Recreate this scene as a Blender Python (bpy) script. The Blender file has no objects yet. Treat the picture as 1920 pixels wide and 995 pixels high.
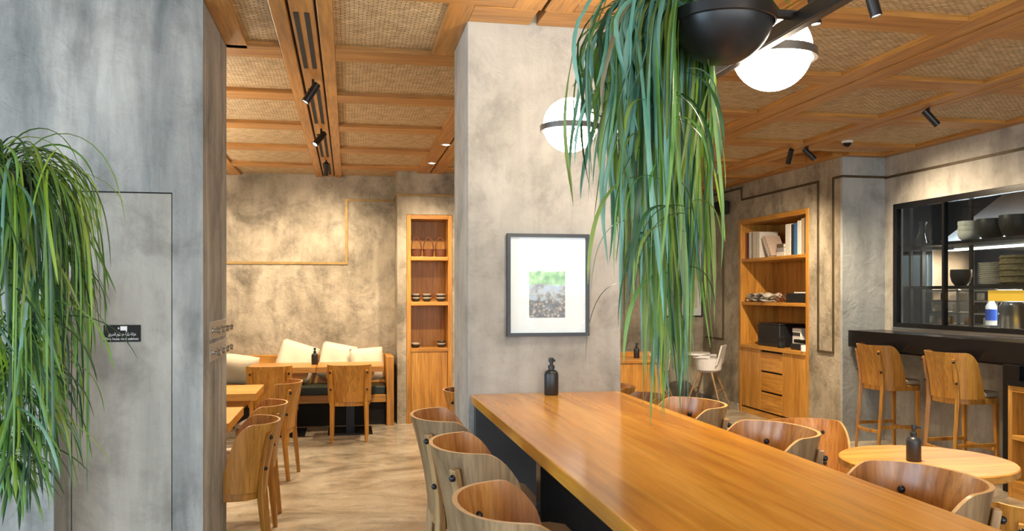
import bpy, bmesh, math, random
from mathutils import Vector, Matrix
random.seed(7)
S = bpy.context.scene
C = S.collection
PI = math.pi

# ------------------------------------------------------------------ camera
cam = bpy.data.cameras.new('camera'); cam_o = bpy.data.objects.new('camera', cam); C.objects.link(cam_o)
cam.sensor_width = 36.0; cam.lens = 30.0; cam.clip_start = 0.05
cam.shift_y = 0.0263
cam_o.location = (0, 0, 1.55); cam_o.rotation_euler = (PI/2, 0, -math.atan(308/1600))
S.camera = cam_o

# ------------------------------------------------------------------ world, daylight, exposure
S.view_settings.view_transform = 'Standard'; S.view_settings.look = 'None'
S.view_settings.gamma = 1.0; S.view_settings.use_curve_mapping = False
S.view_settings.exposure = 1.02
W = bpy.data.worlds.new('sky'); S.world = W; W.use_nodes = True
W.node_tree.nodes['Background'].inputs[0].default_value = (0.75, 0.87, 1.0, 1)
W.node_tree.nodes['Background'].inputs[1].default_value = 1.6
def area(name, loc, rot, sx, sy, energy, col):
    l = bpy.data.lights.new(name, 'AREA'); l.shape = 'RECTANGLE'; l.size = sx; l.size_y = sy
    l.energy = energy; l.color = col
    o = bpy.data.objects.new(name, l); C.objects.link(o); o.location = loc; o.rotation_euler = rot
    return o
# daylight entering through the two glazed sides behind and to the left of the camera
area('daylight_side_window', (-3.85, 1.3, 1.65), (0, -PI/2, 0), 2.3, 5.2, 85, (0.55, 0.79, 1.0))
area('daylight_front_window', (0.9, -2.85, 1.65), (PI/2, 0, 0), 8.6, 2.3, 105, (0.90, 0.95, 1.0))

# ------------------------------------------------------------------ materials
def newmat(name):
    m = bpy.data.materials.new(name); m.use_nodes = True
    nt = m.node_tree; b = nt.nodes['Principled BSDF']
    return m, nt, b
def plain(name, col, rough=0.5, metal=0.0, noise=0.0, scale=30, bump=0.0, emit=None, estr=0, spec=0.5, sheen=0):
    m, nt, b = newmat(name)
    b.inputs['Roughness'].default_value = rough; b.inputs['Metallic'].default_value = metal
    b.inputs['Specular IOR Level'].default_value = spec
    b.inputs['Base Color'].default_value = (*col, 1)
    if sheen: b.inputs['Sheen Weight'].default_value = sheen
    if emit: b.inputs['Emission Color'].default_value = (*emit, 1); b.inputs['Emission Strength'].default_value = estr
    if noise or bump:
        tc = nt.nodes.new('ShaderNodeTexCoord'); n = nt.nodes.new('ShaderNodeTexNoise')
        n.inputs['Scale'].default_value = scale; n.inputs['Detail'].default_value = 6
        nt.links.new(tc.outputs['Object'], n.inputs['Vector'])
        if noise:
            r = nt.nodes.new('ShaderNodeValToRGB')
            r.color_ramp.elements[0].position = .3; r.color_ramp.elements[1].position = .7
            r.color_ramp.elements[0].color = (*[c*(1-noise) for c in col], 1)
            r.color_ramp.elements[1].color = (*[min(1, c*(1+noise)) for c in col], 1)
            nt.links.new(n.outputs['Fac'], r.inputs[0]); nt.links.new(r.outputs[0], b.inputs['Base Color'])
        if bump:
            bp = nt.nodes.new('ShaderNodeBump'); bp.inputs['Strength'].default_value = bump; bp.inputs['Distance'].default_value = .01
            nt.links.new(n.outputs['Fac'], bp.inputs['Height']); nt.links.new(bp.outputs[0], b.inputs['Normal'])
    return m
def mixrgb(nt, a, bsock, fac, mode='MIX'):
    x = nt.nodes.new('ShaderNodeMix'); x.data_type = 'RGBA'; x.blend_type = mode
    for s, i in ((fac, 0), (a, 6), (bsock, 7)):
        if hasattr(s, 'is_output'): nt.links.new(s, x.inputs[i])
        elif i == 0: x.inputs[0].default_value = s
        else: x.inputs[i].default_value = (*s, 1)
    return x.outputs[2]
def ramp(nt, sock, stops):
    r = nt.nodes.new('ShaderNodeValToRGB'); e = r.color_ramp.elements
    while len(e) < len(stops): e.new(.5)
    for i, (p, c) in enumerate(stops):
        e[i].position = p; e[i].color = (*c, 1) if isinstance(c, tuple) else (c, c, c, 1)
    nt.links.new(sock, r.inputs[0]); return r.outputs[0]
def noise(nt, vec, scale, detail=6, rough=.55, dist=0.0):
    n = nt.nodes.new('ShaderNodeTexNoise'); n.inputs['Scale'].default_value = scale
    n.inputs['Detail'].default_value = detail; n.inputs['Roughness'].default_value = rough; n.inputs['Distortion'].default_value = dist
    nt.links.new(vec, n.inputs['Vector']); return n.outputs['Fac']
def mapping(nt, sock, scale, loc=(0, 0, 0)):
    m = nt.nodes.new('ShaderNodeMapping'); m.inputs['Scale'].default_value = scale; m.inputs['Location'].default_value = loc
    nt.links.new(sock, m.inputs['Vector']); return m
def bump(nt, b, sock, strength, dist=.01):
    bp = nt.nodes.new('ShaderNodeBump'); bp.inputs['Strength'].default_value = strength; bp.inputs['Distance'].default_value = dist
    nt.links.new(sock, bp.inputs['Height']); nt.links.new(bp.outputs[0], b.inputs['Normal'])
def wood(name, dark, mid, light, axis='z', rough=.38, fine=26, coat=0.0, contrast=1.0, rnd=True):
    m, nt, b = newmat(name)
    tc = nt.nodes.new('ShaderNodeTexCoord')
    st = {'x': (.06, 1, 1), 'y': (1, .06, 1), 'z': (1, 1, .06)}[axis]
    mp = mapping(nt, tc.outputs['Object'], st)
    if rnd:
        oi = nt.nodes.new('ShaderNodeObjectInfo'); ad = nt.nodes.new('ShaderNodeVectorMath'); ad.operation = 'MULTIPLY_ADD'
        nt.links.new(oi.outputs['Random'], ad.inputs[0]); ad.inputs[1].default_value = (9.1, 13.7, 5.3)
        nt.links.new(tc.outputs['Object'], ad.inputs[2]); nt.links.new(ad.outputs[0], mp.inputs['Vector'])
    big = noise(nt, mp.outputs[0], 7, 4, .5, 1.4)
    fn = noise(nt, mp.outputs[0], fine*2.4, 6, .62, .4)
    c1 = ramp(nt, big, [(.3, dark), (.5, mid), (.7, light)])
    c2 = ramp(nt, fn, [(.34, .52 if contrast >= 1 else .68), (.58, 1.0)])
    col = mixrgb(nt, c1, c2, .8*contrast, 'MULTIPLY')
    nt.links.new(col, b.inputs['Base Color'])
    b.inputs['Roughness'].default_value = rough
    b.inputs['Coat Weight'].default_value = coat; b.inputs['Coat Roughness'].default_value = .12
    bump(nt, b, fn, .08, .004)
    return m
def concrete(name, c_dark, c_mid, c_light, streak=0.5, scale=1.0, rough=.62, bs=.35, smudge=.35):
    m, nt, b = newmat(name)
    tc = nt.nodes.new('ShaderNodeTexCoord')
    big = noise(nt, tc.outputs['Object'], 1.15*scale, 9, .62, .3)
    mp = mapping(nt, tc.outputs['Object'], (4.2, 4.2, .55), (3, 1, 7))
    st = noise(nt, mp.outputs[0], 1.6*scale, 8, .6, .3)
    mix = nt.nodes.new('ShaderNodeMix'); mix.inputs[0].default_value = streak
    nt.links.new(big, mix.inputs[2]); nt.links.new(st, mix.inputs[3])
    col = ramp(nt, mix.outputs[0], [(.34, c_dark), (.5, c_mid), (.64, c_light)])
    blot = noise(nt, tc.outputs['Object'], 3.4*scale, 10, .68, .35)
    bl = ramp(nt, blot, [(.30, .5), (.5, .95), (.75, 1.0)])
    col = mixrgb(nt, col, bl, .75, 'MULTIPLY')
    sm = noise(nt, mapping(nt, tc.outputs['Object'], (1, 1, .8), (5, 2, 9)).outputs[0], 2.0*scale, 14, .74, .5)
    col = mixrgb(nt, col, ramp(nt, sm, [(.36, .38), (.44, .72), (.52, 1.0)]), smudge, 'MULTIPLY')
    nt.links.new(col, b.inputs['Base Color'])
    fine = noise(nt, tc.outputs['Object'], 9*scale, 12, .65, 1.0)
    bump(nt, b, fine, bs, .03)
    rr = ramp(nt, blot, [(.3, rough+.12), (.7, rough-.18)])
    nt.links.new(rr, b.inputs['Roughness'])
    return m
MAT = {}
MAT['plaster'] = concrete('polished_plaster', (.25, .235, .205), (.40, .375, .33), (.52, .49, .435), .35)
MAT['plaster_pillar'] = concrete('trowelled_plaster', (.17, .18, .175), (.35, .345, .325), (.55, .53, .49), .8, .8, smudge=.3)
MAT['plaster_room'] = concrete('mottled_plaster', (.22, .185, .13), (.40, .345, .26), (.54, .475, .37), .25, 1.25, bs=.5, smudge=.8)
MAT['plaster_daylit'] = concrete('daylight_tinted_plaster', (.25, .265, .26), (.38, .40, .395), (.48, .50, .49), .4, 1.0, smudge=.3)  # wall plaster tinted cool and paler for the daylight on the jog face
MAT['plaster_door'] = concrete('beige_plaster', (.27, .25, .215), (.42, .39, .34), (.55, .515, .455), .6, .8, smudge=.2)
def floor_mat():
    m, nt, b = newmat('polished_screed')
    tc = nt.nodes.new('ShaderNodeTexCoord')
    mp = mapping(nt, tc.outputs['Object'], (.8, 1.25, 1))
    n1 = noise(nt, mp.outputs[0], 1.3, 10, .62, 1.2)
    n2 = noise(nt, mp.outputs[0], 2.6, 12, .7, 1.8)
    col = ramp(nt, n1, [(.3, (.22, .175, .12)), (.48, (.42, .355, .26)), (.66, (.58, .51, .40))])
    k = ramp(nt, n2, [(.36, .22), (.44, .62), (.54, 1.0)])
    col = mixrgb(nt, col, k, .7, 'MULTIPLY')
    nt.links.new(col, b.inputs['Base Color'])
    nt.links.new(ramp(nt, n2, [(.3, .36), (.7, .2)]), b.inputs['Roughness'])
    bump(nt, b, n2, .12, .01)
    return m
MAT['floor'] = floor_mat()
def weave_mat():
    m, nt, b = newmat('woven_rattan')
    tc = nt.nodes.new('ShaderNodeTexCoord')
    ns = nt.nodes.new('ShaderNodeTexNoise'); ns.inputs['Scale'].default_value = 7; nt.links.new(tc.outputs['Object'], ns.inputs['Vector'])
    v = nt.nodes.new('ShaderNodeVectorMath'); v.operation = 'MULTIPLY_ADD'
    nt.links.new(ns.outputs['Color'], v.inputs[0]); v.inputs[1].default_value = (.022, .022, 0); nt.links.new(tc.outputs['Object'], v.inputs[2])
    br = nt.nodes.new('ShaderNodeTexBrick'); nt.links.new(v.outputs[0], br.inputs['Vector'])
    br.inputs['Scale'].default_value = 1; br.inputs['Brick Width'].default_value = .046; br.inputs['Row Height'].default_value = .021
    br.inputs['Mortar Size'].default_value = .0032; br.inputs['Mortar Smooth'].default_value = .6
    br.inputs['Color1'].default_value = (.78, .59, .36, 1); br.inputs['Color2'].default_value = (.56, .39, .20, 1); br.inputs['Mortar'].default_value = (.22, .14, .065, 1)
    pn = noise(nt, tc.outputs['Object'], 12, 6)
    col = mixrgb(nt, br.outputs['Color'], ramp(nt, pn, [(.35, .72), (.6, 1.0)]), .8, 'MULTIPLY')
    nt.links.new(col, b.inputs['Base Color']); b.inputs['Roughness'].default_value = .6
    inv = nt.nodes.new('ShaderNodeMath'); inv.operation = 'SUBTRACT'; inv.inputs[0].default_value = 1
    nt.links.new(br.outputs['Fac'], inv.inputs[1]); bump(nt, b, inv.outputs[0], .8, .012)
    return m
MAT['weave'] = weave_mat()
OAK = ((.42, .17, .024), (.56, .255, .042), (.66, .33, .066))
MAT['beam_y'] = wood('ceiling_oak_long', (.37, .16, .032), (.48, .22, .048), (.56, .275, .066), 'y', .42, 20)
MAT['beam_x'] = wood('ceiling_oak_cross', (.37, .16, .032), (.48, .22, .048), (.56, .275, .066), 'x', .42, 20)
MAT['oak'] = wood('honey_oak', *OAK, axis='z', rough=.36)
MAT['oak_x'] = wood('honey_oak_across', *OAK, axis='x', rough=.36)
MAT['oak_y'] = wood('honey_oak_along', *OAK, axis='y', rough=.36)
MAT['table'] = wood('table_oak', (.52, .20, .022), (.68, .30, .036), (.80, .40, .066), 'y', .2, 14, .2, .9)
MAT['ply_in'] = wood('bent_ply_inner', (.30, .105, .022), (.42, .165, .036), (.54, .245, .065), 'z', .24, 26, .15)
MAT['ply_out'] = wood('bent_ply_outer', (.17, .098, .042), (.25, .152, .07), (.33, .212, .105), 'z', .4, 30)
MAT['ply_edge'] = plain('ply_edge', (.62, .36, .14), .35, noise=.15, scale=60)
MAT['leg_light'] = wood('pale_oak_leg', (.30, .16, .06), (.39, .225, .09), (.46, .28, .12), 'z', .42)
MAT['black'] = plain('black_lacquer', (.006, .006, .007), .25, spec=.25)
MAT['black_matte'] = plain('matte_black_metal', (.011, .011, .013), .34, noise=.2, scale=20)
MAT['bolt'] = plain('gunmetal_bolt', (.03, .03, .035), .2, .6)
MAT['bottle'] = plain('black_bottle', (.015, .017, .02), .38)
MAT['charcoal'] = plain('charcoal_panel', (.05, .05, .053), .5, noise=.15, scale=6)
MAT['linen'] = plain('cream_linen', (.68, .60, .46), .9, noise=.08, scale=120, bump=.25, sheen=.2)
MAT['pad'] = plain('seat_linen', (.52, .46, .37), .9, noise=.1, scale=150, bump=.25)
MAT['green'] = plain('dark_green_leather', (.012, .02, .012), .45, noise=.2)
MAT['white'] = plain('white_plastic', (.75, .75, .73), .35)
MAT['chrome'] = plain('brushed_chrome', (.72, .70, .68), .16, 1.0)
MAT['plate'] = plain('beige_switch_plate', (.42, .38, .32), .45)
MAT['steel'] = plain('stainless_steel', (.55, .56, .57), .28, 1.0, noise=.08, scale=6)
MAT['gold'] = plain('antique_brass', (.30, .19, .06), .5, .45, noise=.2, scale=12)
MAT['bronze'] = plain('dark_bronze_groove', (.085, .06, .03), .55, .3, noise=.2, scale=12)
MAT['ring'] = plain('grey_metal_ring', (.17, .155, .14), .3, .6)
MAT['globe'] = plain('opal_glass_lit', (.9, .88, .82), .25, emit=(1.0, .87, .68), estr=24)
MAT['lens'] = plain('spot_lens', (.9, .9, .9), .3, emit=(1.0, .86, .62), estr=6)
MAT['soil'] = plain('potting_soil', (.04, .028, .018), .95, noise=.4, scale=60, bump=.8)
MAT['terracotta'] = plain('brown_wicker', (.16, .055, .022), .7, noise=.35, scale=90, bump=.6)
MAT['ceramic_dark'] = plain('dark_stoneware', (.03, .028, .026), .4, noise=.3, scale=25)
MAT['ceramic_white'] = plain('white_stoneware', (.72, .68, .60), .4, noise=.06, scale=20)
MAT['kitchen'] = plain('kitchen_dark_tile', (.05, .055, .06), .3, noise=.15, scale=3)
MAT['paving'] = plain('stone_paving', (.35, .34, .32), .8, noise=.1, scale=2)
MAT['gap'] = plain('shadow_gap_black', (.008, .008, .008), .8)
def glass_mat(name, tint, fac=.10, rough=.0):
    m = bpy.data.materials.new(name); m.use_nodes = True; nt = m.node_tree; nt.nodes.clear()
    o = nt.nodes.new('ShaderNodeOutputMaterial'); t = nt.nodes.new('ShaderNodeBsdfTransparent'); g = nt.nodes.new('ShaderNodeBsdfGlossy')
    t.inputs[0].default_value = (*tint, 1); g.inputs['Roughness'].default_value = rough
    lw = nt.nodes.new('ShaderNodeLayerWeight'); lw.inputs['Blend'].default_value = .5
    pw = nt.nodes.new('ShaderNodeMath'); pw.operation = 'POWER'; nt.links.new(lw.outputs['Facing'], pw.inputs[0]); pw.inputs[1].default_value = 5
    ma = nt.nodes.new('ShaderNodeMath'); ma.operation = 'MULTIPLY_ADD'; nt.links.new(pw.outputs[0], ma.inputs[0]); ma.inputs[1].default_value = .9; ma.inputs[2].default_value = .04
    mx = nt.nodes.new('ShaderNodeMixShader'); nt.links.new(ma.outputs[0], mx.inputs[0]); nt.links.new(t.outputs[0], mx.inputs[1]); nt.links.new(g.outputs[0], mx.inputs[2])
    nt.links.new(mx.outputs[0], o.inputs[0]); return m
MAT['glass'] = glass_mat('window_glass', (.93, .95, .95))
MAT['smoked'] = glass_mat('smoked_glass', (.72, .76, .77))
def leaf_mat(name, c1, c2, trans=.35):
    m, nt, b = newmat(name)
    oi = nt.nodes.new('ShaderNodeObjectInfo'); tc = nt.nodes.new('ShaderNodeTexCoord')
    n = noise(nt, tc.outputs['Object'], 5, 3)
    col = mixrgb(nt, c1, c2, ramp(nt, n, [(.35, 0.0), (.65, 1.0)]))
    col = mixrgb(nt, col, ramp(nt, oi.outputs['Random'], [(.0, .5), (1.0, 1.0)]), 1.0, 'MULTIPLY')
    nt.links.new(col, b.inputs['Base Color']); b.inputs['Roughness'].default_value = .38
    tr = nt.nodes.new('ShaderNodeBsdfTranslucent'); nt.links.new(col, tr.inputs[0])
    mx = nt.nodes.new('ShaderNodeMixShader'); mx.inputs[0].default_value = trans
    nt.links.new(b.outputs[0], mx.inputs[1]); nt.links.new(tr.outputs[0], mx.inputs[2])
    nt.links.new(mx.outputs[0], nt.nodes['Material Output'].inputs[0]); return m
MAT['leaf_teal'] = leaf_mat('leaf_blue_green', (.11, .31, .22), (.27, .52, .40), .15)
MAT['leaf_mid'] = leaf_mat('leaf_green', (.11, .28, .05), (.26, .48, .12), .3)
MAT['leaf_dark'] = leaf_mat('leaf_deep_green', (.02, .075, .025), (.05, .14, .05), .2)
MAT['leaf_lime'] = leaf_mat('leaf_yellow_green', (.32, .55, .05), (.46, .65, .09), .4)
MAT['leaf_olive'] = leaf_mat('leaf_olive_green', (.16, .25, .04), (.34, .46, .11), .3)
MAT['leaf_dry'] = leaf_mat('leaf_dry', (.30, .25, .12), (.42, .36, .2), .3)

# ------------------------------------------------------------------ mesh helpers
class MB:
    def __init__(s): s.v = []; s.f = []; s.m = []
    def add(s, vs, fs, mi=0):
        o = len(s.v); s.v += [tuple(p) for p in vs]; s.f += [tuple(i+o for i in f) for f in fs]; s.m += [mi]*len(fs); return s
    def box(s, x0, x1, y0, y1, z0, z1, mi=0, M=None):
        vs = [Vector(p) for p in ((x0,y0,z0),(x1,y0,z0),(x1,y1,z0),(x0,y1,z0),(x0,y0,z1),(x1,y0,z1),(x1,y1,z1),(x0,y1,z1))]
        if M is not None: vs = [M @ p for p in vs]
        return s.add(vs, [(0,3,2,1),(4,5,6,7),(0,1,5,4),(1,2,6,5),(2,3,7,6),(3,0,4,7)], mi)
    def prism(s, poly, z0, z1, mi=0):
        n = len(poly)
        vs = [(x, y, z0) for x, y in poly] + [(x, y, z1) for x, y in poly]
        fs = [tuple(range(n-1, -1, -1)), tuple(range(n, 2*n))] + [(i, (i+1) % n, n+(i+1) % n, n+i) for i in range(n)]
        return s.add(vs, fs, mi)
    def loft(s, rings, cap=True, mi=0, closed=True):
        n = len(rings[0]); vs = [p for r in rings for p in r]; fs = []
        for k in range(len(rings)-1):
            for i in range(n if closed else n-1):
                j = (i+1) % n; fs.append((k*n+i, k*n+j, (k+1)*n+j, (k+1)*n+i))
        if cap: fs.append(tuple(range(n-1, -1, -1))); fs.append(tuple(range((len(rings)-1)*n, len(rings)*n)))
        return s.add(vs, fs, mi)
    def tube(s, pts, r, n=8, cap=True, mi=0):
        pts = [Vector(p) for p in pts]; rs = r if isinstance(r, (list, tuple)) else [r]*len(pts)
        rings = []; up = None
        for i, p in enumerate(pts):
            t = (pts[min(i+1, len(pts)-1)] - pts[max(i-1, 0)]).normalized()
            if up is None: up = Vector((0, 0, 1)) if abs(t.z) < .9 else Vector((1, 0, 0))
            a = t.cross(up).normalized(); b2 = a.cross(t).normalized(); up = b2
            rings.append([p + a*math.cos(2*PI*k/n)*rs[i] + b2*math.sin(2*PI*k/n)*rs[i] for k in range(n)])
        return s.loft(rings, cap, mi)
    def bar(s, p0, p1, w, d, w1=None, d1=None, side=(1, 0, 0), mi=0):
        p0, p1 = Vector(p0), Vector(p1); t = (p1-p0).normalized(); a = Vector(side); a = (a - t*a.dot(t)).normalized(); b2 = t.cross(a)
        w1 = w if w1 is None else w1; d1 = d if d1 is None else d1
        rings = []
        for p, ww, dd in ((p0, w, d), (p1, w1, d1)):
            rings.append([p + a*sx*ww/2 + b2*sy*dd/2 for sx, sy in ((-1,-1),(1,-1),(1,1),(-1,1))])
        return s.loft(rings, True, mi)
    def lathe(s, prof, n=24, c=(0, 0, 0), mi=0, axis=None):
        rings = []
        for r, z in prof:
            ring = []
            for k in range(n):
                p = Vector((r*math.cos(2*PI*k/n), r*math.sin(2*PI*k/n), z))
                if axis is not None: p = axis @ p
                ring.append(p + Vector(c))
            rings.append(ring)
        return s.loft(rings, True, mi)
    def sphere(s, c, r, nu=24, nv=14, mi=0, sq=(1, 1, 1)):
        prof = [(max(r*math.sin(PI*k/nv), 1e-4), -r*math.cos(PI*k/nv)) for k in range(nv+1)]
        o = len(s.v); s.lathe(prof, nu, (0, 0, 0), mi)
        for i in range(o, len(s.v)):
            p = s.v[i]; s.v[i] = (c[0]+p[0]*sq[0], c[1]+p[1]*sq[1], c[2]+p[2]*sq[2])
        return s
    def mesh(s, name, mats, bevel=0, smooth=False, seg=2):
        me = bpy.data.meshes.new(name); me.from_pydata(s.v, [], s.f)
        for m in (mats if isinstance(mats, (list, tuple)) else [mats]): me.materials.append(m)
        me.polygons.foreach_set('material_index', s.m)
        bm = bmesh.new(); bm.from_mesh(me)
        bmesh.ops.recalc_face_normals(bm, faces=bm.faces)
        if bevel:
            ed = [e for e in bm.edges if len(e.link_faces) == 2 and e.calc_face_angle() > .6]
            bmesh.ops.bevel(bm, geom=ed, offset=bevel, segments=seg, affect='EDGES', profile=.5, clamp_overlap=True)
        bm.to_mesh(me); bm.free()
        if smooth:
            me.polygons.foreach_set('use_smooth', [True]*len(me.polygons))
            me.set_sharp_from_angle(angle=.7)
        return me
def link(name, me, parent=None, loc=None):
    o = bpy.data.objects.new(name, me); C.objects.link(o)
    if parent is not None: o.parent = parent
    if loc is not None: o.location = loc
    return o
def part(name, mb, mat, parent=None, bevel=0, smooth=False, seg=2, loc=None, label=None):
    mats = [MAT[k] for k in mat] if isinstance(mat, (list, tuple)) else MAT[mat]
    o = link(name, mb.mesh(name, mats, bevel, smooth, seg), parent, loc)
    if label: o['label'] = label
    return o
def tag(o, label, cat, group=None):
    o['label'] = label; o['category'] = cat
    if group: o['group'] = group
    return o
def thing(name, label, cat, loc=(0, 0, 0), rz=0, group=None):
    o = bpy.data.objects.new(name, None); o.empty_display_size = .1; C.objects.link(o)
    o.location = loc; o.rotation_euler = (0, 0, rz); return tag(o, label, cat, group)
def struct(name, mb, mat, bevel=0, parent=None, label=None):
    o = part(name, mb, mat, parent, bevel)
    if parent is None: o['kind'] = 'structure'
    if label: o['label'] = label
    return o
def dup(root, loc, rz, label, group=None):
    r = root.copy(); C.objects.link(r); r.location = loc; r.rotation_euler = (0, 0, rz); r['label'] = label
    if group: r['group'] = group
    for ch in list(root.children):
        c = ch.copy(); C.objects.link(c); c.parent = r
        for g in list(ch.children):
            d = g.copy(); C.objects.link(d); d.parent = c
    return r
def bx(*a): return MB().box(*a)

# ------------------------------------------------------------------ setting: floor, walls
CEIL = 2.96; TOP = 3.06
struct('floor', bx(-4.2, 9.0, -3.2, 11.9, -.1, 0), 'floor')
# left partition: a thick plastered wall with a flush cabinet door, open to the room behind it
WX = -.685
wl = struct('wall_partition', MB().box(-.825, WX, 4.32, 5.13, 0, TOP).box(-1.275, -.825, 4.345, 5.13, 0, TOP).box(-1.275, -.825, 4.32, 4.345, 2.028, TOP)
            .box(-4.1, -1.275, 4.32, 5.13, 0, TOP), 'plaster_pillar')
part('shadow_gap', MB().box(-1.275, -.825, 4.338, 4.344, .0, 2.027), 'gap', wl)
d1 = struct('door_1', bx(-1.271, -.829, 4.3215, 4.337, .012, 2.022), 'plaster_door', .002)
struct('wall_pier', bx(-4.1, -1.285, 4.12, 4.319, 0, 1.62), 'plaster_pillar', .004)
# column
struct('wall_column', bx(.614, 1.447, 4.41, 4.98, 0, TOP), 'plaster', .006)
# left room
struct('wall_back', MB().box(-4.1, .575, 10.7, 10.85, 0, TOP), 'plaster_room')
NX0, NX1, NY = .682, 1.227, 10.15
struct('wall_niche', MB().box(.575, NX0, NY, 10.85, 0, TOP).box(NX1, 3.0, NY, 10.85, 0, TOP).box(NX0, NX1, NY, 10.85, 2.475, TOP).box(NX0, NX1, 10.62, 10.85, 0, 2.475), 'plaster_room')
struct('wall_far_right', MB().box(3.0, 5.65, 11.6, 11.75, 0, TOP).box(3.0, 3.06, 10.85, 11.6, 0, TOP), 'plaster_room')
struct('wall_left_room', bx(-4.2, -4.1, 5.13, 10.85, 0, TOP), 'plaster_room')
# right wall with the bookcase recess
BX = 5.05; BY0, BY1, BZ = 8.715, 10.435, 2.495
struct('wall_bookcase', MB().box(BX, 5.72, 8.10, BY0, 0, TOP).box(BX, 5.72, BY1, 11.6, 0, TOP).box(BX, 5.72, BY0, BY1, BZ, TOP).box(5.62, 5.72, BY0, BY1, 0, BZ), 'plaster_room')
KX = 5.54
struct('wall_jog', bx(BX, 5.66, 8.06, 8.0995, 0, TOP), 'plaster_daylit')
WY0, WY1, WZ0, WZ1 = 4.7, 7.93, 1.19, 2.46
struct('wall_kitchen', MB().box(KX, 5.66, -3.0, WY0, 0, TOP).box(KX, 5.66, WY1, 8.06, 0, TOP).box(KX, 5.66, WY0, WY1, 0, WZ0).box(KX, 5.66, WY0, WY1, WZ1, TOP), 'plaster')
struct('wall_kitchen_rear', MB().box(8.4, 8.5, 3.0, 11.0, 0, TOP).box(5.72, 8.4, 10.9, 11.0, 0, TOP).box(5.66, 8.4, 3.0, 3.1, 0, TOP), 'kitchen')
# glazed facades behind and left of the camera
def facade(name, along, fixed, a0, a1, n):
    f = MB()
    def b(p0, p1, q0, q1, z0, z1):
        if along == 'x': f.box(p0, p1, q0, q1, z0, z1)
        else: f.box(q0, q1, p0, p1, z0, z1)
    b(a0, a1, fixed-.05, fixed+.05, 0, .35); b(a0, a1, fixed-.05, fixed+.05, 2.8, TOP)
    for i in range(n+1):
        c = a0+(a1-a0)*i/n; b(max(a0, c-.04), min(a1, c+.04), fixed-.05, fixed+.05, .35, 2.8)
    o = struct(name, f, 'black_matte')
    for i in range(n):
        c0 = a0+(a1-a0)*i/n+.04; c1 = a0+(a1-a0)*(i+1)/n-.04
        g = MB()
        g.box(c0, c1, fixed-.004, fixed+.004, .35, 2.8) if along == 'x' else g.box(fixed-.004, fixed+.004, c0, c1, .35, 2.8)
        part('pane', g, 'glass', o)
facade('window_1', 'x', -3.05, -4.1, 5.54, 6)
facade('window_2', 'y', -4.1, -3.0, 4.12, 5)
struct('floor_outside', MB().box(-14, 15, -16, -3.2, -.12, -.02).box(-14, -4.2, -3.2, 12, -.12, -.02), 'paving')

# ------------------------------------------------------------------ ceiling: slab, beams, woven panels
ceil = struct('ceiling', bx(-4.2, 8.5, -3.1, 11.75, TOP, TOP+.12), 'beam_x')
YB = [-3.75, -2.59, -1.41, -.2275, .96, 2.145, 3.33, 4.36]
HW = .155
XC = [4.03+1.165*k for k in range(-6, 7)]; XW = .12
YMAX, YMIN = 10.7, -3.0
def ymax(x): return 10.7 if x < .57 else (10.15 if x < 3.0 else 11.6)
PIER_Y0, PIER_Y1 = 4.32, 5.13
def beam(x0, x1, y0, y1, z0, mat, name='beam'):
    part(name, bx(0, x1-x0, 0, y1-y0, 0, TOP-.001-z0), mat, ceil, .004, loc=(x0, y0, z0))
for i, xc in enumerate(YB):
    segs = [(YMIN, ymax(xc))]
    if xc < -.6: segs = [(YMIN, 4.31), (5.14, ymax(xc))]
    if abs(xc-.96) < .01: segs = [(YMIN, 4.17), (4.99, ymax(xc))]
    for y0, y1 in segs:
        if abs(xc+.2275) < .01:
            beam(xc-HW, xc-.075, y0, y1, CEIL, 'beam_y'); beam(xc+.075, xc+HW, y0, y1, CEIL, 'beam_y')
            beam(xc-.062, xc+.062, y0, y1, CEIL+.012, 'beam_y', 'channel_board')
            part('shadow_gap', MB().box(xc-.075, xc-.062, y0, y1, CEIL+.03, TOP-.002).box(xc+.062, xc+.075, y0, y1, CEIL+.03, TOP-.002), 'gap', ceil)
            for s0, s1 in ((1.0, 2.1), (2.7, 3.9), (4.46, 5.56), (6.12, 7.36), (7.85, 9.15), (9.62, 10.5)):
                for sx in (-.032, .022):
                    part('air_slot', bx(xc+sx-.013, xc+sx+.013, s0, s1, CEIL+.0085, CEIL+.0125), 'gap', ceil)
        else:
            w = HW if i < 7 else .125
            beam(xc-w, xc-.008, y0, y1, CEIL, 'beam_y'); beam(xc+.008, xc+w, y0, y1, CEIL, 'beam_y')
            part('shadow_gap', bx(xc-.008, xc+.008, y0, y1, CEIL+.02, TOP-.002), 'gap', ceil)
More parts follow.
